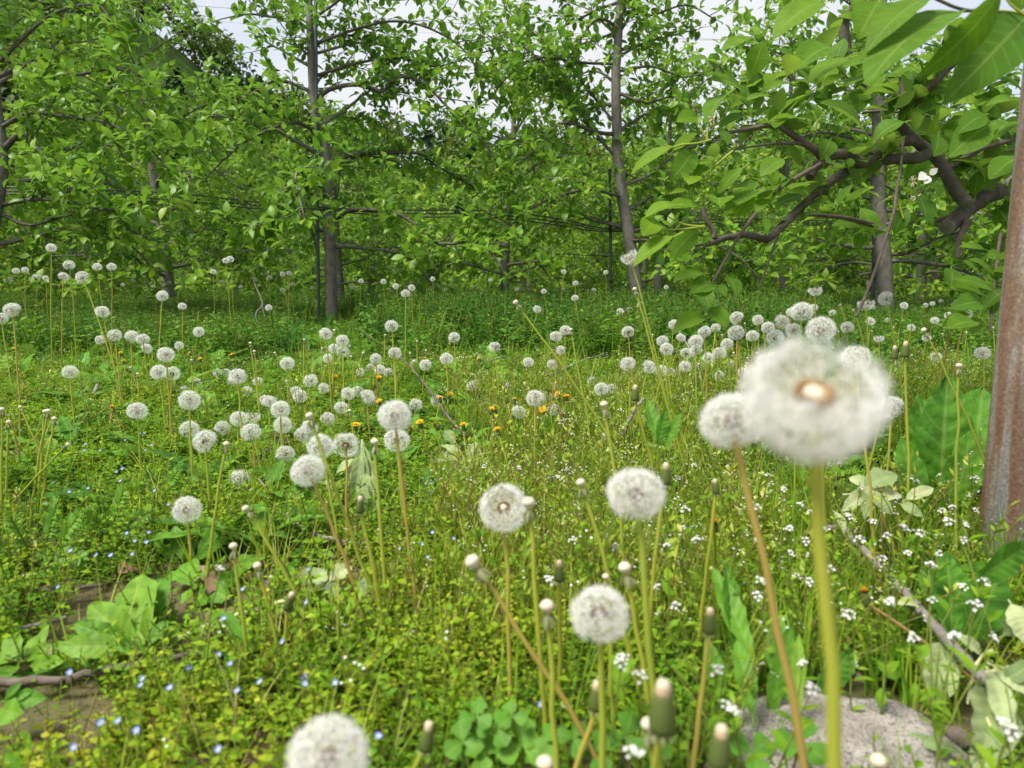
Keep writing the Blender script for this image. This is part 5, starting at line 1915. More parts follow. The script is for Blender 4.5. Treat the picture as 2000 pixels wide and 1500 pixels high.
# where plants lie or wood rests, the mat is thin (photo px: centre and half axes)
THIN = [(910, 905, 80, 48), (705, 1000, 65, 65), (630, 1045, 110, 24), (650, 1150, 85, 55), (255, 1225, 160, 85), (410, 1150, 100, 58), (190, 1322, 240, 26), (480, 1215, 210, 30), (1720, 975, 140, 60),
        (1690, 1080, 65, 60), (1790, 1170, 90, 65), (1870, 1280, 80, 65), (1920, 1430, 150, 190), (420, 768, 110, 22), (520, 890, 60, 50), (100, 1030, 120, 70), (90, 1155, 140, 22), (60, 1225, 110, 20), (1840, 1000, 70, 40), (372, 1095, 70, 40)]


def thin(u, v):
    k = np.zeros(len(u), dtype=bool)
    for a, b, c, d in THIN:
        k |= (((u - a) / c) ** 2 + ((v - b) / d) ** 2) < 1
    return k


def clear_of(x, y):
    """keep weeds off the stone and the bare patch of soil, and out of the post"""
    u, v = uv_of(x, y)
    stone = (((u - 1650) / 235) ** 2 + ((v - 1500) / 140) ** 2) < 1
    soil = (((u - 70) / 185) ** 2 + ((v - 1430) / 105) ** 2 < 1)
    post = (np.hypot(x - POST[0], y - POST[1]) < .05)
    ok = ~stone & ~post & (~thin(u, v) | (rng.random(len(u)) < .34))
    return u, v, ok, soil


def ground_cover():
    small = [sprig(h, 5, .0092, .0066, .034, i, branches=3) for i, h in enumerate((.045, .06, .035, .075, .04))]
    small += [sprig(h, 5, .0125, .0042, .032, 5 + i, branches=3) for i, h in enumerate((.06, .045))]
    mid = [sprig(h, 5, .0130, .0085, .05, 10 + i, branches=4) for i, h in enumerate((.06, .075, .05))]
    mid += [sprig(h, 5, .019, .0065, .05, 15 + i, branches=4) for i, h in enumerate((.08, .06))]
    herb = [sprig(h, 4, .024, .013, .07, 20 + i, branches=4, stem_r=.001, flecks=1 if i == 0 else 0) for i, h in enumerate((.09, .12, .10))]
    herbc = [sprig(h, 4, .022, .013, .06, 25 + i, branches=4, stem_r=.001) for i, h in enumerate((.09, .12, .10))]
    tall = [sprig(h, 7, .034, .016, .09, 35 + i, branches=5, stem_r=.0014) for i, h in enumerate((.20, .26, .17))]
    far = [sprig(h, 4, .034, .019, .11, 30 + i, branches=4, stem_r=.0014, flecks=1 if i == 0 else 0) for i, h in enumerate((.12, .16, .14))]
    gr = [tuft(9, .085, .0022, 40 + i) for i in range(4)]
    grl = [tuft(8, .14, .0035, 50 + i, spread=.4) for i in range(3)]
    wi = [wiry(h, 60 + i) for i, h in enumerate((.09, .12, .10, .13))]
    ros = [rosette(8, .125, .036, 70 + i, el=(.15, .75)) for i in range(4)]
    broad = [rosette(7, .105, .052, 80 + i, teeth=.08, el=(.15, .75)) for i in range(3)]

    a = MB()       # yellow-green mat of small round leaves
    for d0, d1, dens, tm, s0 in ((.36, .62, 5000, small, .95), (.62, 1.05, 3900, small, 1.1), (1.05, 1.7, 1500, mid, .85), (1.7, 2.8, 850, mid, 1.0)):
        x, y = band(d0, d1, dens)
        u, v, ok, soil = clear_of(x, y)
        pk = patch(x, y, 5.0, .7)
        dens_here = np.where(soil, .035, np.where(u > 1330, .26, np.where((u > 900) & (v > 800) & (v < 1250), .14, .85)))
        keep = ok & (rng.random(len(x)) < dens_here) & (pk > -.85 - .4 * rng.random(len(x)))
        x, y, u, v, pk = x[keep], y[keep], u[keep], v[keep], pk[keep]
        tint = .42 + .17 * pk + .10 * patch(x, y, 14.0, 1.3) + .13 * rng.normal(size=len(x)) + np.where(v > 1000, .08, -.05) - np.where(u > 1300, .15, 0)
        lay(a, tm, x, y, s0 * rng.uniform(.7, 1.25, len(x)), tint)
    tag(a.build("chickweed_carpet", [M['chickweed'], M['weedstem'], M['white']]), "yellow-green carpet of tiny round-leaved chickweed in the foreground", "ground cover", kind="stuff")

    b = MB()       # fine grass and wiry stems
    for d0, d1, dens, tm, s0 in ((.42, 1.1, 2600, gr, 1.0), (1.1, 2.2, 1100, gr, 1.15), (2.2, 4.5, 170, grl, 1.0), (4.5, 11, 60, grl, 1.35)):
        x, y = band(d0, d1, dens)
        u, v, ok, soil = clear_of(x, y)
        pk = patch(x, y, 3.0, 2.0)
        dens_here = np.where(d1 > 3, .8, np.where((u > 880) & (u < 1480) & (v > 780) & (v < 1330), 1.0, np.where(u > 1400, .75, .15)))
        keep = ok & ~soil & (rng.random(len(x)) < dens_here)
        x, y, pk, u, v = x[keep], y[keep], pk[keep], u[keep], v[keep]
        straw = np.where(rng.random(len(x)) < .13, .35, 0)
        lay(b, tm, x, y, s0 * rng.uniform(.6, 1.25, len(x)), .45 + .10 * pk + .17 * rng.normal(size=len(x)) + straw - (.10 if d0 > 2 else 0) - np.where(u > 1400, .12, 0), .3)
    tag(b.build("grass", [M['grass']]), "fine yellowing grass among the weeds", "grass", kind="stuff")

    c = MB()
    for d0, d1, dens, s0 in ((.45, 1.2, 900, 1.0), (1.2, 2.6, 380, 1.15)):
        x, y = band(d0, d1, dens)
        u, v, ok, soil = clear_of(x, y)
        dens_here = np.where((u > 860) & (u < 1480) & (v > 770) & (v < 1300), 1.0, np.where(u > 1400, .5, .10))
        keep = ok & ~soil & (rng.random(len(x)) < dens_here)
        x, y = x[keep], y[keep]
        lay(c, wi, x, y, s0 * rng.uniform(.6, 1.2, len(x)), .52 + .17 * rng.normal(size=len(x)), .3)
    tag(c.build("wiry_weed", [M['grass'], M['weedstem'], M['white']]), "thin wiry flowering weeds with tiny white flecks in the centre", "weed", kind="stuff")

    e = MB()       # darker leafy herbs from the middle to beneath the trees
    for d0, d1, dens, tm, s0 in ((1.5, 2.6, 190, herbc, .62), (2.4, 3.6, 330, herb, .72), (2.7, 6.6, 430, tall, 1.0), (6.5, 11, 110, far, 1.0), (11, 22, 34, far, 1.35), (22, 34, 14, far, 1.6)):
        x, y = band(d0, d1, dens)
        u, v, ok, soil = clear_of(x, y)
        pk = patch(x, y, 1.6, 1.0)
        mound = np.where((y > 3.4) & (y < 6.4), np.where((u > 690) & (u < 1600), 1.15, .80), 1.0)
        near_trunk = (np.abs(u - 645) < 75) & (y > 2.6) & (y < 5.5)
        mound = np.where(near_trunk, .45, mound)
        start = np.clip((y - 2.8 + .35 * patch(x, y, 3.1, .4)) / 1.2, 0, 1) if tm is tall else np.ones(len(x))
        keep = ok & (rng.random(len(x)) < start) & (pk > -1.3) & ~(near_trunk & (rng.random(len(x)) < .6))
        x, y, u, pk, mound = x[keep], y[keep], u[keep], pk[keep], mound[keep]
        lay(e, tm, x, y, s0 * mound * rng.uniform(.45, 1.3, len(x)), .48 + .14 * pk + .15 * rng.normal(size=len(x)) - np.where((y > 3.2) & (y < 7), .22, 0), .25)  # tint drops around the nearest row: tree shade put into the leaf colour
    tag(e.build("shade_weeds", [M['shade_herb'], M['weedstem'], M['white']]), "dark leafy weeds covering the orchard floor under the trees", "weeds", kind="stuff")

    g = MB()       # dandelion leaves and other broad leaves low in the mat
    for d0, d1, dens, s0 in ((.50, 1.0, 90, .62), (1.0, 1.9, 130, .85), (1.9, 3.4, 90, 1.1), (3.4, 6.0, 30, 1.6)):
        x, y = band(d0, d1, dens)
        u, v, ok, soil = clear_of(x, y)
        pk = patch(x, y, 2.4, 4.0)
        keep = ok & ~soil & (rng.random(len(x)) < np.where((u > 880) & (u < 1400) & (v > 830), .25, 1.0))
        x, y, pk = x[keep], y[keep], pk[keep]
        h = len(x) * 2 // 3
        tt = .42 + .12 * pk + .14 * rng.normal(size=len(x))
        ss = s0 * rng.uniform(.7, 1.25, len(x))
        lay(g, ros, x[:h], y[:h], ss[:h], tt[:h], .2)
        lay(g, broad, x[h:], y[h:], ss[h:], tt[h:], .2)
    tag(g.build("dandelion_leaves", [M['broadleaf']]), "toothed green dandelion leaves spread through the weeds", "leaves", kind="stuff")

    k = MB()       # litter on the soil
    lt = [leaf_t(1, .5, 3, .3, .6, seed=90 + i, wav=.1) for i in range(3)]
    x, y = band(.4, 3.0, 90)
    P = np.stack((x, y, ground_z(x, y) + .006), -1)
    n = len(x)
    lt2 = yaw_frames(rng.uniform(0, 6.28, n), np.abs(rng.normal(size=n)) * .6, rng.uniform(0, 6.28, n))
    scatter_mix(k, lt, P, lt2, rng.uniform(.010, .034, n), rng.random(n))
    x, y = band(.4, 1.0, 700)
    u, v = uv_of(x, y)
    q = u < 700
    x, y = x[q], y[q]
    n = len(x)
    crumb = leaf_t(1, .8, 2, .6, .5, seed=7)
    scatter(k, crumb, np.stack((x, y, ground_z(x, y) + .001), -1), yaw_frames(rng.uniform(0, 6.28, n), np.abs(rng.normal(size=n)) * .7, rng.uniform(0, 6.28, n)), rng.uniform(.002, .007, n), rng.random(n))
    tag(k.build("leaf_litter", [M['dry']]), "dry brown leaf bits and crumbs on the soil", "litter", kind="stuff")


# ================================================================ LARGER PLANTS, TWIGS, POST AND STONE
def plant(name, label, cat, base, leaves, mat='broadleaf', teeth=0.0, power=1.0, wav=.05, fold=.18, curl=.25, part="leaf", group=None, up=None):
    """leaves given as base px, tip px, distance at base and tip, width/length, tint"""
    root = thing(name, label, cat, base, group)
    for i, (bu, bv, tu, tv, d0, d1, wr, tint) in enumerate(leaves):
        b_, t_ = at(bu, bv, d0), at(tu, tv, d1)
        dv = t_ - b_
        ln = np.linalg.norm(dv)
        tm = leaf_big(wr * .82, 30, 11, fold, curl, power=power, wav=wav * .6, teeth=teeth, seed=500 + i + int(bu))
        U = np.array((0, -.75, .7)) if up is None else np.array(up)
        mb = MB()
        scatter(mb, tm, np.array([b_ - root.location]), frames(dv[None] + np.array((0, 0, ln * curl * .5)), (U + rng.normal(size=3) * .18)[None]), np.array([ln * 1.08]), np.array([tint]))
        mb.build(part, M[mat], root)
    return root


def gp(u, v, z=0.0):
    p = on_ground(u, v, z)
    p[2] = float(ground_z(p[0], p[1]))
    return p


def dd(u, v, z):
    return project(on_ground(u, v, z))[2]


def big_plants():
    d = dd(275, 1265, .02)
    plant("dock_plant", "pale green broadleaf dock rosette beside the brown stick, lower left", "weed", gp(275, 1262),
          [(270, 1262, 160, 1192, d, d + .02, .50, .72), (275, 1255, 237, 1165, d, d + .05, .55, .62), (280, 1250, 262, 1125, d, d + .08, .42, .66), (285, 1250, 312, 1128, d + .02, d + .09, .50, .40),
           (288, 1262, 330, 1212, d, d + .02, .62, .45), (268, 1266, 106, 1278, d - .01, d - .03, .40, .70), (262, 1262, 138, 1228, d, d - .01, .45, .45), (285, 1262, 355, 1228, d, d + .03, .55, .5),
           (290, 1270, 225, 1268, d - .02, d - .03, .5, .5), (284, 1255, 288, 1180, d - .01, d - .02, .34, .8)], wav=.07)
    d = dd(400, 1150, .02)
    plant("dock_plant", "crinkled dock leaves with dry brown patches at left of the curved stalk", "weed", gp(400, 1150),
          [(385, 1130, 430, 1100, d, d + .06, .8, .55), (380, 1140, 345, 1110, d, d + .05, .6, .5), (372, 1150, 355, 1180, d, d - .02, .6, .6), (400, 1150, 445, 1172, d, d - .02, .7, .5),
           (410, 1140, 470, 1130, d, d + .02, .7, .58), (390, 1150, 395, 1185, d, d - .03, .7, .52)], wav=.10)
    d = dd(40, 1280, .02)
    plant("dock_plant", "low cluster of yellow-green leaves at the left edge above the stick", "weed", gp(40, 1282),
          [(40, 1285, 10, 1240, d, d + .02, .55, .7), (50, 1285, 75, 1240, d, d + .02, .5, .72), (50, 1290, 100, 1262, d, d, .5, .7), (35, 1290, -30, 1290, d, d, .5, .66), (60, 1300, 115, 1300, d, d - .02, .4, .68),
           (30, 1300, 0, 1330, d, d - .03, .6, .55), (70, 1290, 92, 1220, d, d + .03, .3, .75)], wav=.06)
    d = dd(20, 1395, .02)
    plant("plantain", "small dark oval plantain leaves on the bare soil, left edge", "weed", gp(10, 1375),
          [(10, 1365, 40, 1336, d, d, .5, .3), (10, 1370, 60, 1355, d, d, .45, .36), (5, 1385, 32, 1405, d, d - .02, .7, .62), (10, 1370, 85, 1372, d, d, .55, .4), (0, 1360, -20, 1340, d, d, .5, .3)])
    d = dd(60, 1480, .02)
    plant("dock_plant", "pale leaf cluster cut off by the bottom left corner", "weed", gp(70, 1495),
          [(70, 1500, 20, 1445, d, d + .02, .7, .62), (75, 1500, 95, 1450, d, d + .03, .6, .68), (60, 1510, 0, 1480, d, d, .5, .6), (85, 1505, 130, 1480, d, d, .5, .5)])
    # tall dock leaves on the right
    d = 1.08
    plant("dock_plant", "tall crinkled dark dock leaf standing left of the rusty post", "weed", gp(1840, 1010),
          [(1832, 1000, 1846, 742, d, d + .02, .46, .22), (1815, 1000, 1790, 780, d + .05, d + .08, .42, .26), (1870, 1000, 1925, 770, d, d + .05, .60, .30), (1860, 1010, 1890, 850, d - .03, d - .02, .5, .34),
           (1800, 1010, 1760, 860, d - .02, d, .4, .3)], curl=.12, up=(0, -1, .25))
    d = .66
    plant("dock_plant", "broad ribbed dock leaves at the foot of the rusty post", "weed", gp(1845, 1290),
          [(1860, 1250, 1845, 1085, d, d + .05, .60, .25), (1880, 1255, 1960, 1120, d, d + .04, .55, .22), (1850, 1255, 1800, 1120, d + .03, d + .08, .4, .32), (1905, 1130, 2010, 1075, d, d + .02, .5, .3),
           (1870, 1110, 1935, 1110, d + .1, d + .1, .35, .45)], curl=.15, up=(0, -1, .35))
    d = .52
    plant("dandelion_plant", "upright bright dandelion leaves behind the thick brown stalk", "weed", gp(1450, 1400),
          [(1435, 1270, 1415, 1108, d + .06, d + .10, .42, .40), (1470, 1290, 1395, 1120, d + .05, d + .1, .3, .5), (1555, 1395, 1560, 1245, d, d + .02, .24, .85), (1525, 1360, 1520, 1210, d + .04, d + .08, .40, .34),
           (1500, 1400, 1545, 1225, d + .03, d + .04, .3, .4), (1600, 1360, 1660, 1270, d + .05, d + .05, .6, .18), (1470, 1400, 1440, 1260, d, d + .04, .35, .45), (1410, 1400, 1380, 1250, d + .03, d + .06, .36, .5)],
          curl=.10, up=(0, -1, .3), teeth=.12)
    d = .95
    plant("dandelion_plant", "upright toothed leaf standing below the tallest bare stalks", "weed", gp(1290, 900),
          [(1290, 870, 1265, 785, d, d + .03, .34, .4), (1285, 870, 1300, 800, d, d, .4, .36), (1300, 875, 1330, 810, d, d, .35, .42)], teeth=.15, curl=.1, up=(0, -1, .3))
    d = dd(345, 1090, .02)
    plant("dandelion_plant", "dark upright leaves beside the front-most left clock", "weed", gp(370, 1095),
          [(355, 1090, 340, 1030, d, d + .02, .5, .35), (385, 1090, 430, 1020, d, d + .04, .34, .34), (380, 1095, 445, 1055, d, d, .3, .4), (345, 1095, 300, 1060, d, d, .35, .4), (365, 1100, 372, 1070, d - .01, d - .01, .7, .3)], curl=.15, up=(0, -1, .5))
    d = dd(40, 740, .03)
    plant("broadleaf_plant", "big bright rounded leaves at the left edge below the edge clocks", "weed", gp(40, 760),
          [(20, 745, 5, 690, d, d, .9, .8), (40, 760, 90, 730, d, d, .6, .6), (30, 760, 80, 775, d, d, .5, .6), (45, 740, 60, 690, d, d, .6, .45)], wav=.06)
    # dandelion rosettes seen one by one
    kinds = []
    for q in range(4):
        rs = np.random.default_rng(900 + q)
        ls = []
        for i in range(8):
            mb = MB()
            az, e = i * 2.4 + rs.uniform(-.3, .3), rs.uniform(.30, .95)
            D = np.array([(math.cos(az) * math.cos(e), math.sin(az) * math.cos(e), math.sin(e))])
            U = np.array([(-math.cos(az) * .6, -math.sin(az) * .6, 1)])
            tm = leaf_big(rs.uniform(.24, .36), 34, 7, .2, rs.uniform(.25, .6), power=1.5, wav=.05, teeth=rs.uniform(.25, .5), seed=950 + q * 10 + i)
            scatter(mb, tm, np.zeros((1, 3)), frames(D, U), np.array([rs.uniform(.09, .15)]), np.array([rs.uniform(.15, .75)]))
            ls.append(mb.mesh("leaf", [M['broadleaf']]))
        kinds.append(ls)
    for i, (u, v) in enumerate(((90, 850), (180, 800), (400, 940), (300, 900), (60, 930), (520, 980), (680, 700), (410, 720), (160, 680), (345, 660), (60, 705), (250, 745), (335, 775), (470, 695), (255, 830), (330, 885), (455, 865), (630, 862), (705, 832), (862, 802), (930, 835), (1045, 832), (565, 935), (485, 1050),
                                (530, 1072), (422, 1042), (762, 905), (885, 872), (962, 765), (1065, 700), (1150, 655), (725, 640), (565, 1005), (152, 885), (1165, 1005), (1275, 1065), (1335, 885), (1505, 885),
                                (200, 700), (590, 730), (830, 740), (1230, 730), (120, 800), (655, 955), (950, 720))):
        p = gp(u, v, .02)
        root = thing("dandelion_rosette", "", "weed", p, "toothed dandelion leaf rosettes")
        s = rng.uniform(.75, 1.1) * min(1.35, .62 + p[1] * .28)
        yaw = rng.uniform(0, 6.28)
        for me in kinds[i % 4]:
            o = link("leaf", me, root)
            o.scale = (s, s, s)
            o.rotation_euler = (0, 0, yaw)
        pend(root, u, v, "toothed dandelion leaf rosette")
    # trefoil clover in the lower centre
    root = thing("clover_plant", "dark green clover leaflets in the lower centre, left of the joined stalks", "clover", gp(980, 1440))
    dk = .46
    for (cu, cv, r, tt) in ((968, 1425, 34, .35), (930, 1400, 30, .3), (1020, 1455, 46, .5), (1060, 1450, 34, .42), (905, 1450, 36, .4), (1120, 1440, 30, .3), (1160, 1470, 40, .3), (1220, 1440, 44, .28), (1270, 1480, 40, .32), (1000, 1400, 26, .4), (1565, 1450, 46, .35), (1470, 1470, 40, .3), (940, 1470, 34, .5)):
        c = at(cu, cv, dk)
        mb = MB()
        tm = leaf_t(1, .95, 7, .15, .15, power=1.5, seed=cu)
        az = np.arange(3) * 2.094 + rng.uniform(0, 2)
        D = np.stack((np.cos(az), np.sin(az) * .8, np.sin(az) * .45 + .1), -1)
        scatter(mb, tm, np.tile(c - np.array(root.location), (3, 1)), frames(D, np.tile((0, -.6, .8), (3, 1))), np.full(3, r * dk / FPX * 1.25), np.full(3, tt))
        g = np.array((c[0] + rng.normal() * .006, c[1] + .01, 0.0)) - np.array(root.location)
        tube(mb, np.array([g, (g + c - np.array(root.location)) / 2 + (.002, 0, .004), c - np.array(root.location)]), .0008, 5, 1, .2, cap=False)
        mb.build("leaf", [M['broadleaf'], M['weedstem']], root)
    # mugwort: feathered leaves
    for lab, u0, v0, lst in (("feathery mugwort shoots at the far left of the foreground", 100, 1075, [(-10, 1060, 90, 1110), (60, 1080, 20, 1010), (100, 1080, 160, 1090), (90, 1060, 110, 985), (110, 1070, 150, 1010), (40, 1100, -20, 1040)]),
                             ("feathery mugwort shoots left of the front-most left clock", 215, 1035, [(215, 1040, 240, 960), (220, 1040, 165, 1000), (225, 1035, 290, 1000), (200, 1045, 130, 1030), (230, 1040, 275, 1050), (205, 1035, 190, 970)]),
                             ("feathery mugwort shoots below the large front left clock", 320, 960, [(320, 960, 350, 915), (320, 960, 285, 920), (330, 960, 380, 940), (315, 965, 270, 945), (325, 965, 365, 970)])):
        root = thing("mugwort_plant", lab, "weed", gp(u0, v0))
        for (bu, bv, tu, tv) in lst:
            db = dd(bu, bv, .03)
            b_, t_ = at(bu, bv, db), at(tu, tv, db - .02)
            mb = MB()
            axis = t_ - b_
            ln = np.linalg.norm(axis)
            side = norm(np.cross(axis, (0, -.7, .7)))
            P, D, S = [], [], []
            for k in range(9):
                f = .15 + .8 * k / 8
                for sg in (-1, 1):
                    P.append(b_ + axis * f)
                    D.append(axis / ln * .75 + side * sg * .9 + rng.normal(size=3) * .1)
                    S.append(ln * .34 * (1 - .55 * abs(f - .5)) * rng.uniform(.8, 1.1))
            P.append(t_)
            D.append(axis)
            S.append(ln * .25)
            scatter(mb, leaf_t(1, .34, 4, .2, .2, teeth=.25, seed=bu + 50), np.array(P) - np.array(root.location), frames(np.array(D), np.tile((0, -.6, .8), (len(P), 1)) + rng.normal(size=(len(P), 3)) * .2), np.array(S), np.full(len(P), .5) + rng.normal(size=len(P)) * .1)
            tube(mb, np.array([b_, b_ + axis * .5, t_]) - np.array(root.location), .0012, 5, 1, .2, cap=False)
            mb.build("leaf", [M['broadleaf'], M['weedstem']], root)


def stick(name, label, pts, r0, r1=None, mat='deadwood', cat="twig", side=(), deep=False):
    """fallen wood through (u, v, height above ground) points; side twigs are parts"""
    P = np.array([(at if deep else on_ground)(u, v, z) for u, v, z in pts])
    root = thing(name, label, cat, P[0])
    r1 = r0 * .5 if r1 is None else r1
    mb = MB()
    path = smooth_path(P - P[0], 5)
    path[1:-1] += rng.normal(size=path[1:-1].shape) * r0 * .25
    tube(mb, path, np.linspace(r0, r1, len(path)), 8, 0, .5, rough=.12)
    mb.build("stem", M[mat], root)
    for sp in side:
        Q = np.array([(at if deep else on_ground)(u, v, z) for u, v, z in sp])
        mb = MB()
        path = smooth_path(Q - P[0], 4)
        tube(mb, path, np.linspace(r0 * .45, r0 * .2, len(path)), 6, 0, .5, rough=.1)
        mb.build("side_twig", M[mat], root)
    return root


def wilted(name, label, cat, lst, stems, base, wood=None):
    """cut shoot with limp pale leaves: base px, tip px, distances, width, tint"""
    root = plant(name, label, cat, base, lst, mat='wilted', power=.9, wav=.06, fold=.3, curl=.35, part="leaf")
    mb = MB()
    for pts, r in stems:
        P = np.array([at(u, v, d * .94 if wood else d) for u, v, d in pts]) - np.array(root.location)
        path = smooth_path(P, 4)
        tube(mb, path, np.linspace(r, r * .6, len(path)), 7, 0, .1)
    if stems:
        mb.build("stem", M['straw'], root)
    if wood:
        mb = MB()
        pts, r0, r1 = wood
        P = np.array([at(u, v, d * .94) for u, v, d in pts]) - np.array(root.location)
        path = smooth_path(P, 6)
        tube(mb, path, np.linspace(r0, r1, len(path)) * (1 + .10 * np.sin(np.arange(len(path)) * 2.1)), 10, 0, .5, rough=.10)
        mb.build("branch", M['deadwood'], root)
    return root


def debris():
    stick("stick", "upright grey broken stick at the left below the notched clock", [(168, 832, 0), (176, 790, .035), (190, 752, .075)], .0062, .0048)
    stick("stick", "long brown stick lying across the lower left above the bare soil", [(-40, 1328, .012), (120, 1328, .016), (150, 1322, .018), (250, 1302, .02), (330, 1285, .022), (405, 1272, .024)], .0042, .0026, 'twig')
    stick("stick", "thin dark stick at the left edge, uppermost of the lower left sticks", [(-20, 1165, .014), (60, 1155, .016), (130, 1150, .018), (200, 1142, .018)], .0032, .0022, 'twig')
    stick("stick", "short grey stick at the left edge above the low leaf cluster", [(-20, 1240, .014), (60, 1222, .016), (130, 1205, .018)], .0032, .0022)
    stick("straw_stalk", "long pale straw stalk lying slantwise in the lower left", [(290, 1268, .015), (400, 1225, .022), (470, 1200, .026), (600, 1165, .03), (680, 1150, .03)], .0034, .0022, 'straw', "stalk")
    stick("twig", "grey twig lying left of centre with side shoots, behind the bare stalks", [(335, 755, .03), (400, 758, .03), (450, 768, .03), (505, 785, .03)], .0050, .003, side=([(400, 758, .03), (430, 745, .06)], [(450, 766, .03), (500, 764, .05)]))
    stick("twig", "thick short broken twig end left of the touching pair", [(335, 748, .03), (358, 760, .03)], .0075, .0070)
    stick("twig", "thin dark leaning twig right of the big clear clock", [(690, 640, .10), (735, 665, .10), (790, 705, .09), (840, 765, .07), (880, 820, .05), (918, 858, .03)], .0022, .0034, 'twig')
    stick("twig", "pale forked twig in the shade left of the main trunk", [(505, 640, 4.2), (500, 615, 4.25), (512, 592, 4.3), (500, 560, 4.35), (494, 545, 4.4)], .0055, .0035, side=([(512, 592, 4.3), (520, 640, 4.2)],), deep=True)
    stick("twig", "curved bare twig lying below the drooping clock pair", [(545, 1000, .02), (560, 1012, .03), (590, 1030, .03), (640, 1052, .03), (720, 1062, .03)], .0040, .0026, side=([(505, 935, .05), (520, 955, .04), (545, 1000, .02)],))
    stick("twig", "dark twigs heaped left of the small loose clock", [(495, 915, .03), (510, 890, .04), (535, 865, .05)], .0032, .002, 'twig', side=([(500, 900, .03), (520, 880, .05), (560, 880, .05)], [(480, 880, .03), (510, 925, .02)]))
    stick("twig", "pale cut twig lying in the shade beside the lone middle clock", [(905, 720, .05), (950, 706, .06), (980, 698, .07), (1003, 700, .06)], .0032, .002)
    stick("twig", "thin grey twig below the long slanting stalk", [(1055, 735, .05), (1085, 728, .06), (1130, 708, .08), (1180, 690, .10)], .0030, .002)
    stick("twig", "tan bent twig ends in the grass right of centre", [(1205, 870, .02), (1215, 850, .05), (1240, 800, .10), (1258, 778, .12)], .0036, .003)
    t = stick("twig", "grey pruned twig standing at right with a hanging stub", [(1376, 785, .02), (1368, 735, .075), (1360, 708, .105), (1340, 670, .15), (1316, 632, .19)], .0040, .0026)
    # withered shoots on the ground
    d = dd(912, 885, .03)
    wilted("wilted_shoot", "limp pale pruned shoot lying right of centre left, star shaped", "cut shoot",
           [(905, 895, 862, 868, d, d, .42, .75), (910, 893, 935, 862, d, d, .4, .8), (905, 895, 870, 935, d, d - .05, .34, .7), (908, 897, 915, 928, d, d - .05, .4, .85), (905, 893, 880, 905, d, d - .02, .4, .6),
            (900, 895, 835, 905, d, d, .5, .45), (910, 895, 945, 905, d, d - .02, .35, .5), (870, 840, 885, 868, d + .1, d + .08, .7, .3), (905, 900, 895, 940, d, d - .05, .3, .6)],
           [([(900, 895, d), (925, 890, d), (950, 885, d)], .0022)], gp(910, 905))
    d = dd(705, 975, .03)
    wilted("wilted_shoot", "limp grey-green leaves hanging from an upright cut shoot, centre left", "cut shoot",
           [(706, 872, 692, 990, d, d - .03, .24, .55), (708, 870, 715, 960, d, d - .02, .26, .5), (712, 872, 728, 950, d, d - .02, .2, .42), (704, 880, 672, 965, d + .01, d, .18, .6), (712, 900, 735, 1010, d, d - .04, .26, .5),
            (700, 900, 655, 925, d + .02, d + .02, .5, .7), (705, 935, 712, 1000, d - .02, d - .04, .4, .45), (660, 950, 620, 955, d + .05, d + .05, .7, .8)],
           [([(708, 868, d), (710, 890, d), (712, 950, d), (720, 1040, d - .04)], .0022), ([(708, 868, d), (700, 900, d), (690, 945, d)], .0014)], gp(715, 1045))
    d = dd(640, 1140, .04)
    wilted("wilted_leaf", "big pale wilted leaf lying behind the curved stalk, lower centre left", "leaf",
           [(590, 1165, 640, 1108, d, d + .03, .75, .62), (645, 1135, 690, 1105, d, d + .03, .6, .9), (655, 1170, 640, 1135, d - .02, d, .6, .15), (720, 1190, 705, 1125, d - .02, d, .7, .3)], [], gp(640, 1160))
    # the fallen branch with limp leaves on the right
    LIFT = .94
    lst = [(1700, 950, 1655, 935, 1.02, 1.04, .6, .75), (1690, 952, 1756, 925, 1.0, 1.0, .75, .38), (1660, 965, 1770, 978, 1.0, .98, .34, .95), (1690, 962, 1652, 1000, 1.0, .98, .45, .85), (1700, 960, 1690, 1010, 1.0, .96, .4, .4),
           (1770, 975, 1830, 955, .98, .98, .45, .92), (1700, 965, 1740, 1005, .98, .95, .6, .5), (1630, 1000, 1652, 1040, 1.0, .97, .4, .8), (1760, 985, 1800, 1010, .98, .96, .6, .5),
           (1840, 1255, 1830, 1385, .66, .62, .52, .72), (1870, 1245, 1925, 1285, .62, .62, .5, .7), (1925, 1325, 1945, 1520, .58, .52, .55, .60), (1940, 1300, 2040, 1380, .57, .54, .5, .78), (1930, 1310, 1975, 1440, .57, .53, .42, .72),
           (1960, 1330, 2030, 1300, .56, .55, .55, .2), (1975, 1180, 2010, 1260, .6, .58, .7, .85), (1960, 1240, 2020, 1190, .6, .6, .6, .1), (1760, 1440, 1880, 1478, .56, .54, .3, .25), (1795, 1185, 1762, 1178, .7, .68, .4, .9)]
    lst = [(a, b, c, e, f * LIFT, g * LIFT, h, t) for a, b, c, e, f, g, h, t in lst]
    st = [([(1912, 1318, .585), (1920, 1380, .56), (1935, 1420, .54)], .0016), ([(1912, 1318, .585), (1960, 1350, .56), (1985, 1420, .54)], .0016), ([(1912, 1316, .585), (1970, 1310, .57), (2030, 1330, .56)], .0016),
          ([(1905, 1310, .59), (1895, 1340, .58), (1890, 1375, .575)], .0012), ([(1905, 1300, .59), (1925, 1275, .6), (1940, 1270, .6)], .0013)]
    wood = ([(1560, 1045, 1.06), (1640, 1030, 1.0), (1665, 1052, .95), (1710, 1098, .86), (1760, 1150, .77), (1800, 1195, .71), (1850, 1250, .65), (1905, 1310, .59), (1945, 1350, .56)], .0046, .0044)
    wilted("fallen_branch", "fallen grey branch with limp pale leaves, lower right beside the post", "branch", lst, st, gp(1800, 1230), wood)
    o = stick("log", "dark wet stick end beside the granite stone", [(1778, 1425, .012), (1830, 1440, .012), (1885, 1448, .012)], .0085, .008, 'twig')
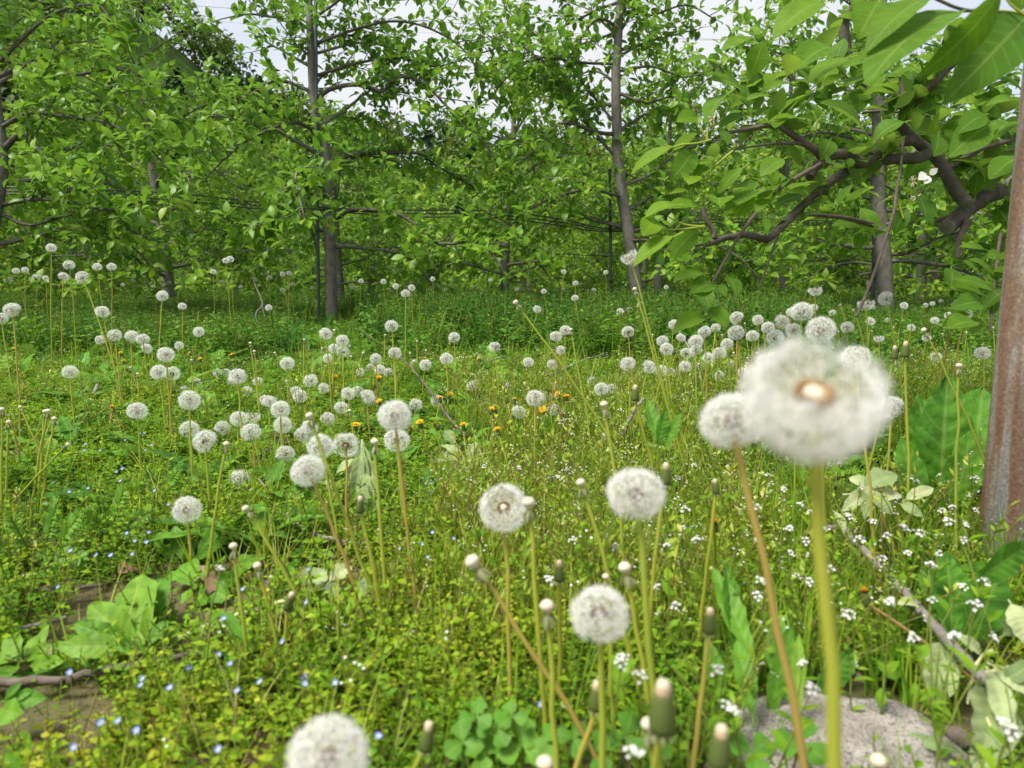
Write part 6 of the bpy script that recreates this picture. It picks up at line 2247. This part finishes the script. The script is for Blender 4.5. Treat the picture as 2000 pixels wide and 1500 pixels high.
    mb = MB()
    # dry curled leaves in the lower left
    for i, (u, v, s, tt) in enumerate(((232, 1152, .030, .25), (395, 1165, .022, .45), (432, 1178, .024, .5), (470, 1150, .022, .3), (12, 1165, .02, .7), (270, 1325, .02, .8))):
        b = gp(u, v)
        root = tag(None_leaf(b + (0, 0, .02), s, tt, i), ["curled brown dry leaf above the pale dock rosette", "crumpled tan dry leaf among the crinkled dock leaves", "larger crumpled dry leaf right in the crinkled dock leaves",
                                                         "small dark dry leaf by the bare stalk at left", "grey dry leaf at the left edge on the thin stick", "pale dry flake by the twin blue flowers"][i], "dry leaf", "dry leaves on the ground")


def None_leaf(p, s, tint, i):
    mb = MB()
    scatter(mb, leaf_t(1, .75, 10, .5, .7, seed=700 + i, wav=.13, twist=.5), np.zeros((1, 3)), frames(np.array([(rng.normal(), rng.normal(), .3)]), np.array([(rng.normal() * .4, -.6, .7)])), np.array([s]), np.array([tint]))
    return mb.build("dry_leaf", M['dry'], None, tuple(p))


POST = on_ground(1969, 1105)
POST = np.array((POST[0], POST[1], 0.0))


def post_and_stone():
    root = thing("rusty_post", "rusty galvanised steel post at the right edge", "post", POST)
    r = .0355
    mb = MB()
    top = np.array((.012, .02, 2.3))
    n = 40
    path = np.array([top * t for t in np.linspace(-.03, 1, n)])
    tube(mb, path, r, 36, 0)
    o = mb.build("pipe", M['rust'], root)
    mb = MB()
    tube(mb, np.array([top * .998, top * .998 + (0, 0, .012)]), r * 1.06, 36, 0)
    mb.build("cap", M['rust'], root)
    # granite stone, half sunk
    c = on_ground(1660, 1470, .0)
    import bmesh
    bm = bmesh.new()
    bmesh.ops.create_icosphere(bm, subdivisions=6, radius=1)
    for vtx in bm.verts:
        p = vtx.co.copy()
        k = 1 + .16 * mnoise.noise(p * 1.7 + Vector((3, 1, 5))) + .05 * mnoise.noise(p * 5) + .020 * mnoise.noise(p * 17) + .010 * mnoise.noise(p * 42)
        q = p * k
        q.z = min(q.z, .78 + .12 * mnoise.noise(p * 2.2))
        vtx.co = Vector((q.x * .088 - .012, q.y * .058, q.z * .034))
    me = bpy.data.meshes.new("granite_stone")
    bm.to_mesh(me)
    bm.free()
    for f in me.polygons:
        f.use_smooth = True
    me.materials.append(M['granite'])
    st = link("granite_stone", me, None, (float(c[0]) + .005, float(c[1]) - .005, .006))
    st.rotation_euler = (0, .10, .2)
    tag(st, "pale speckled granite stone half sunk in the weeds, bottom right", "stone")


build_ground()
build_hill()
build_wood()
row_trees()
near_branch_tree()
post_and_stone()
dandelions()
small_flowers()
ground_cover()
big_plants()
debris()
settle_labels()
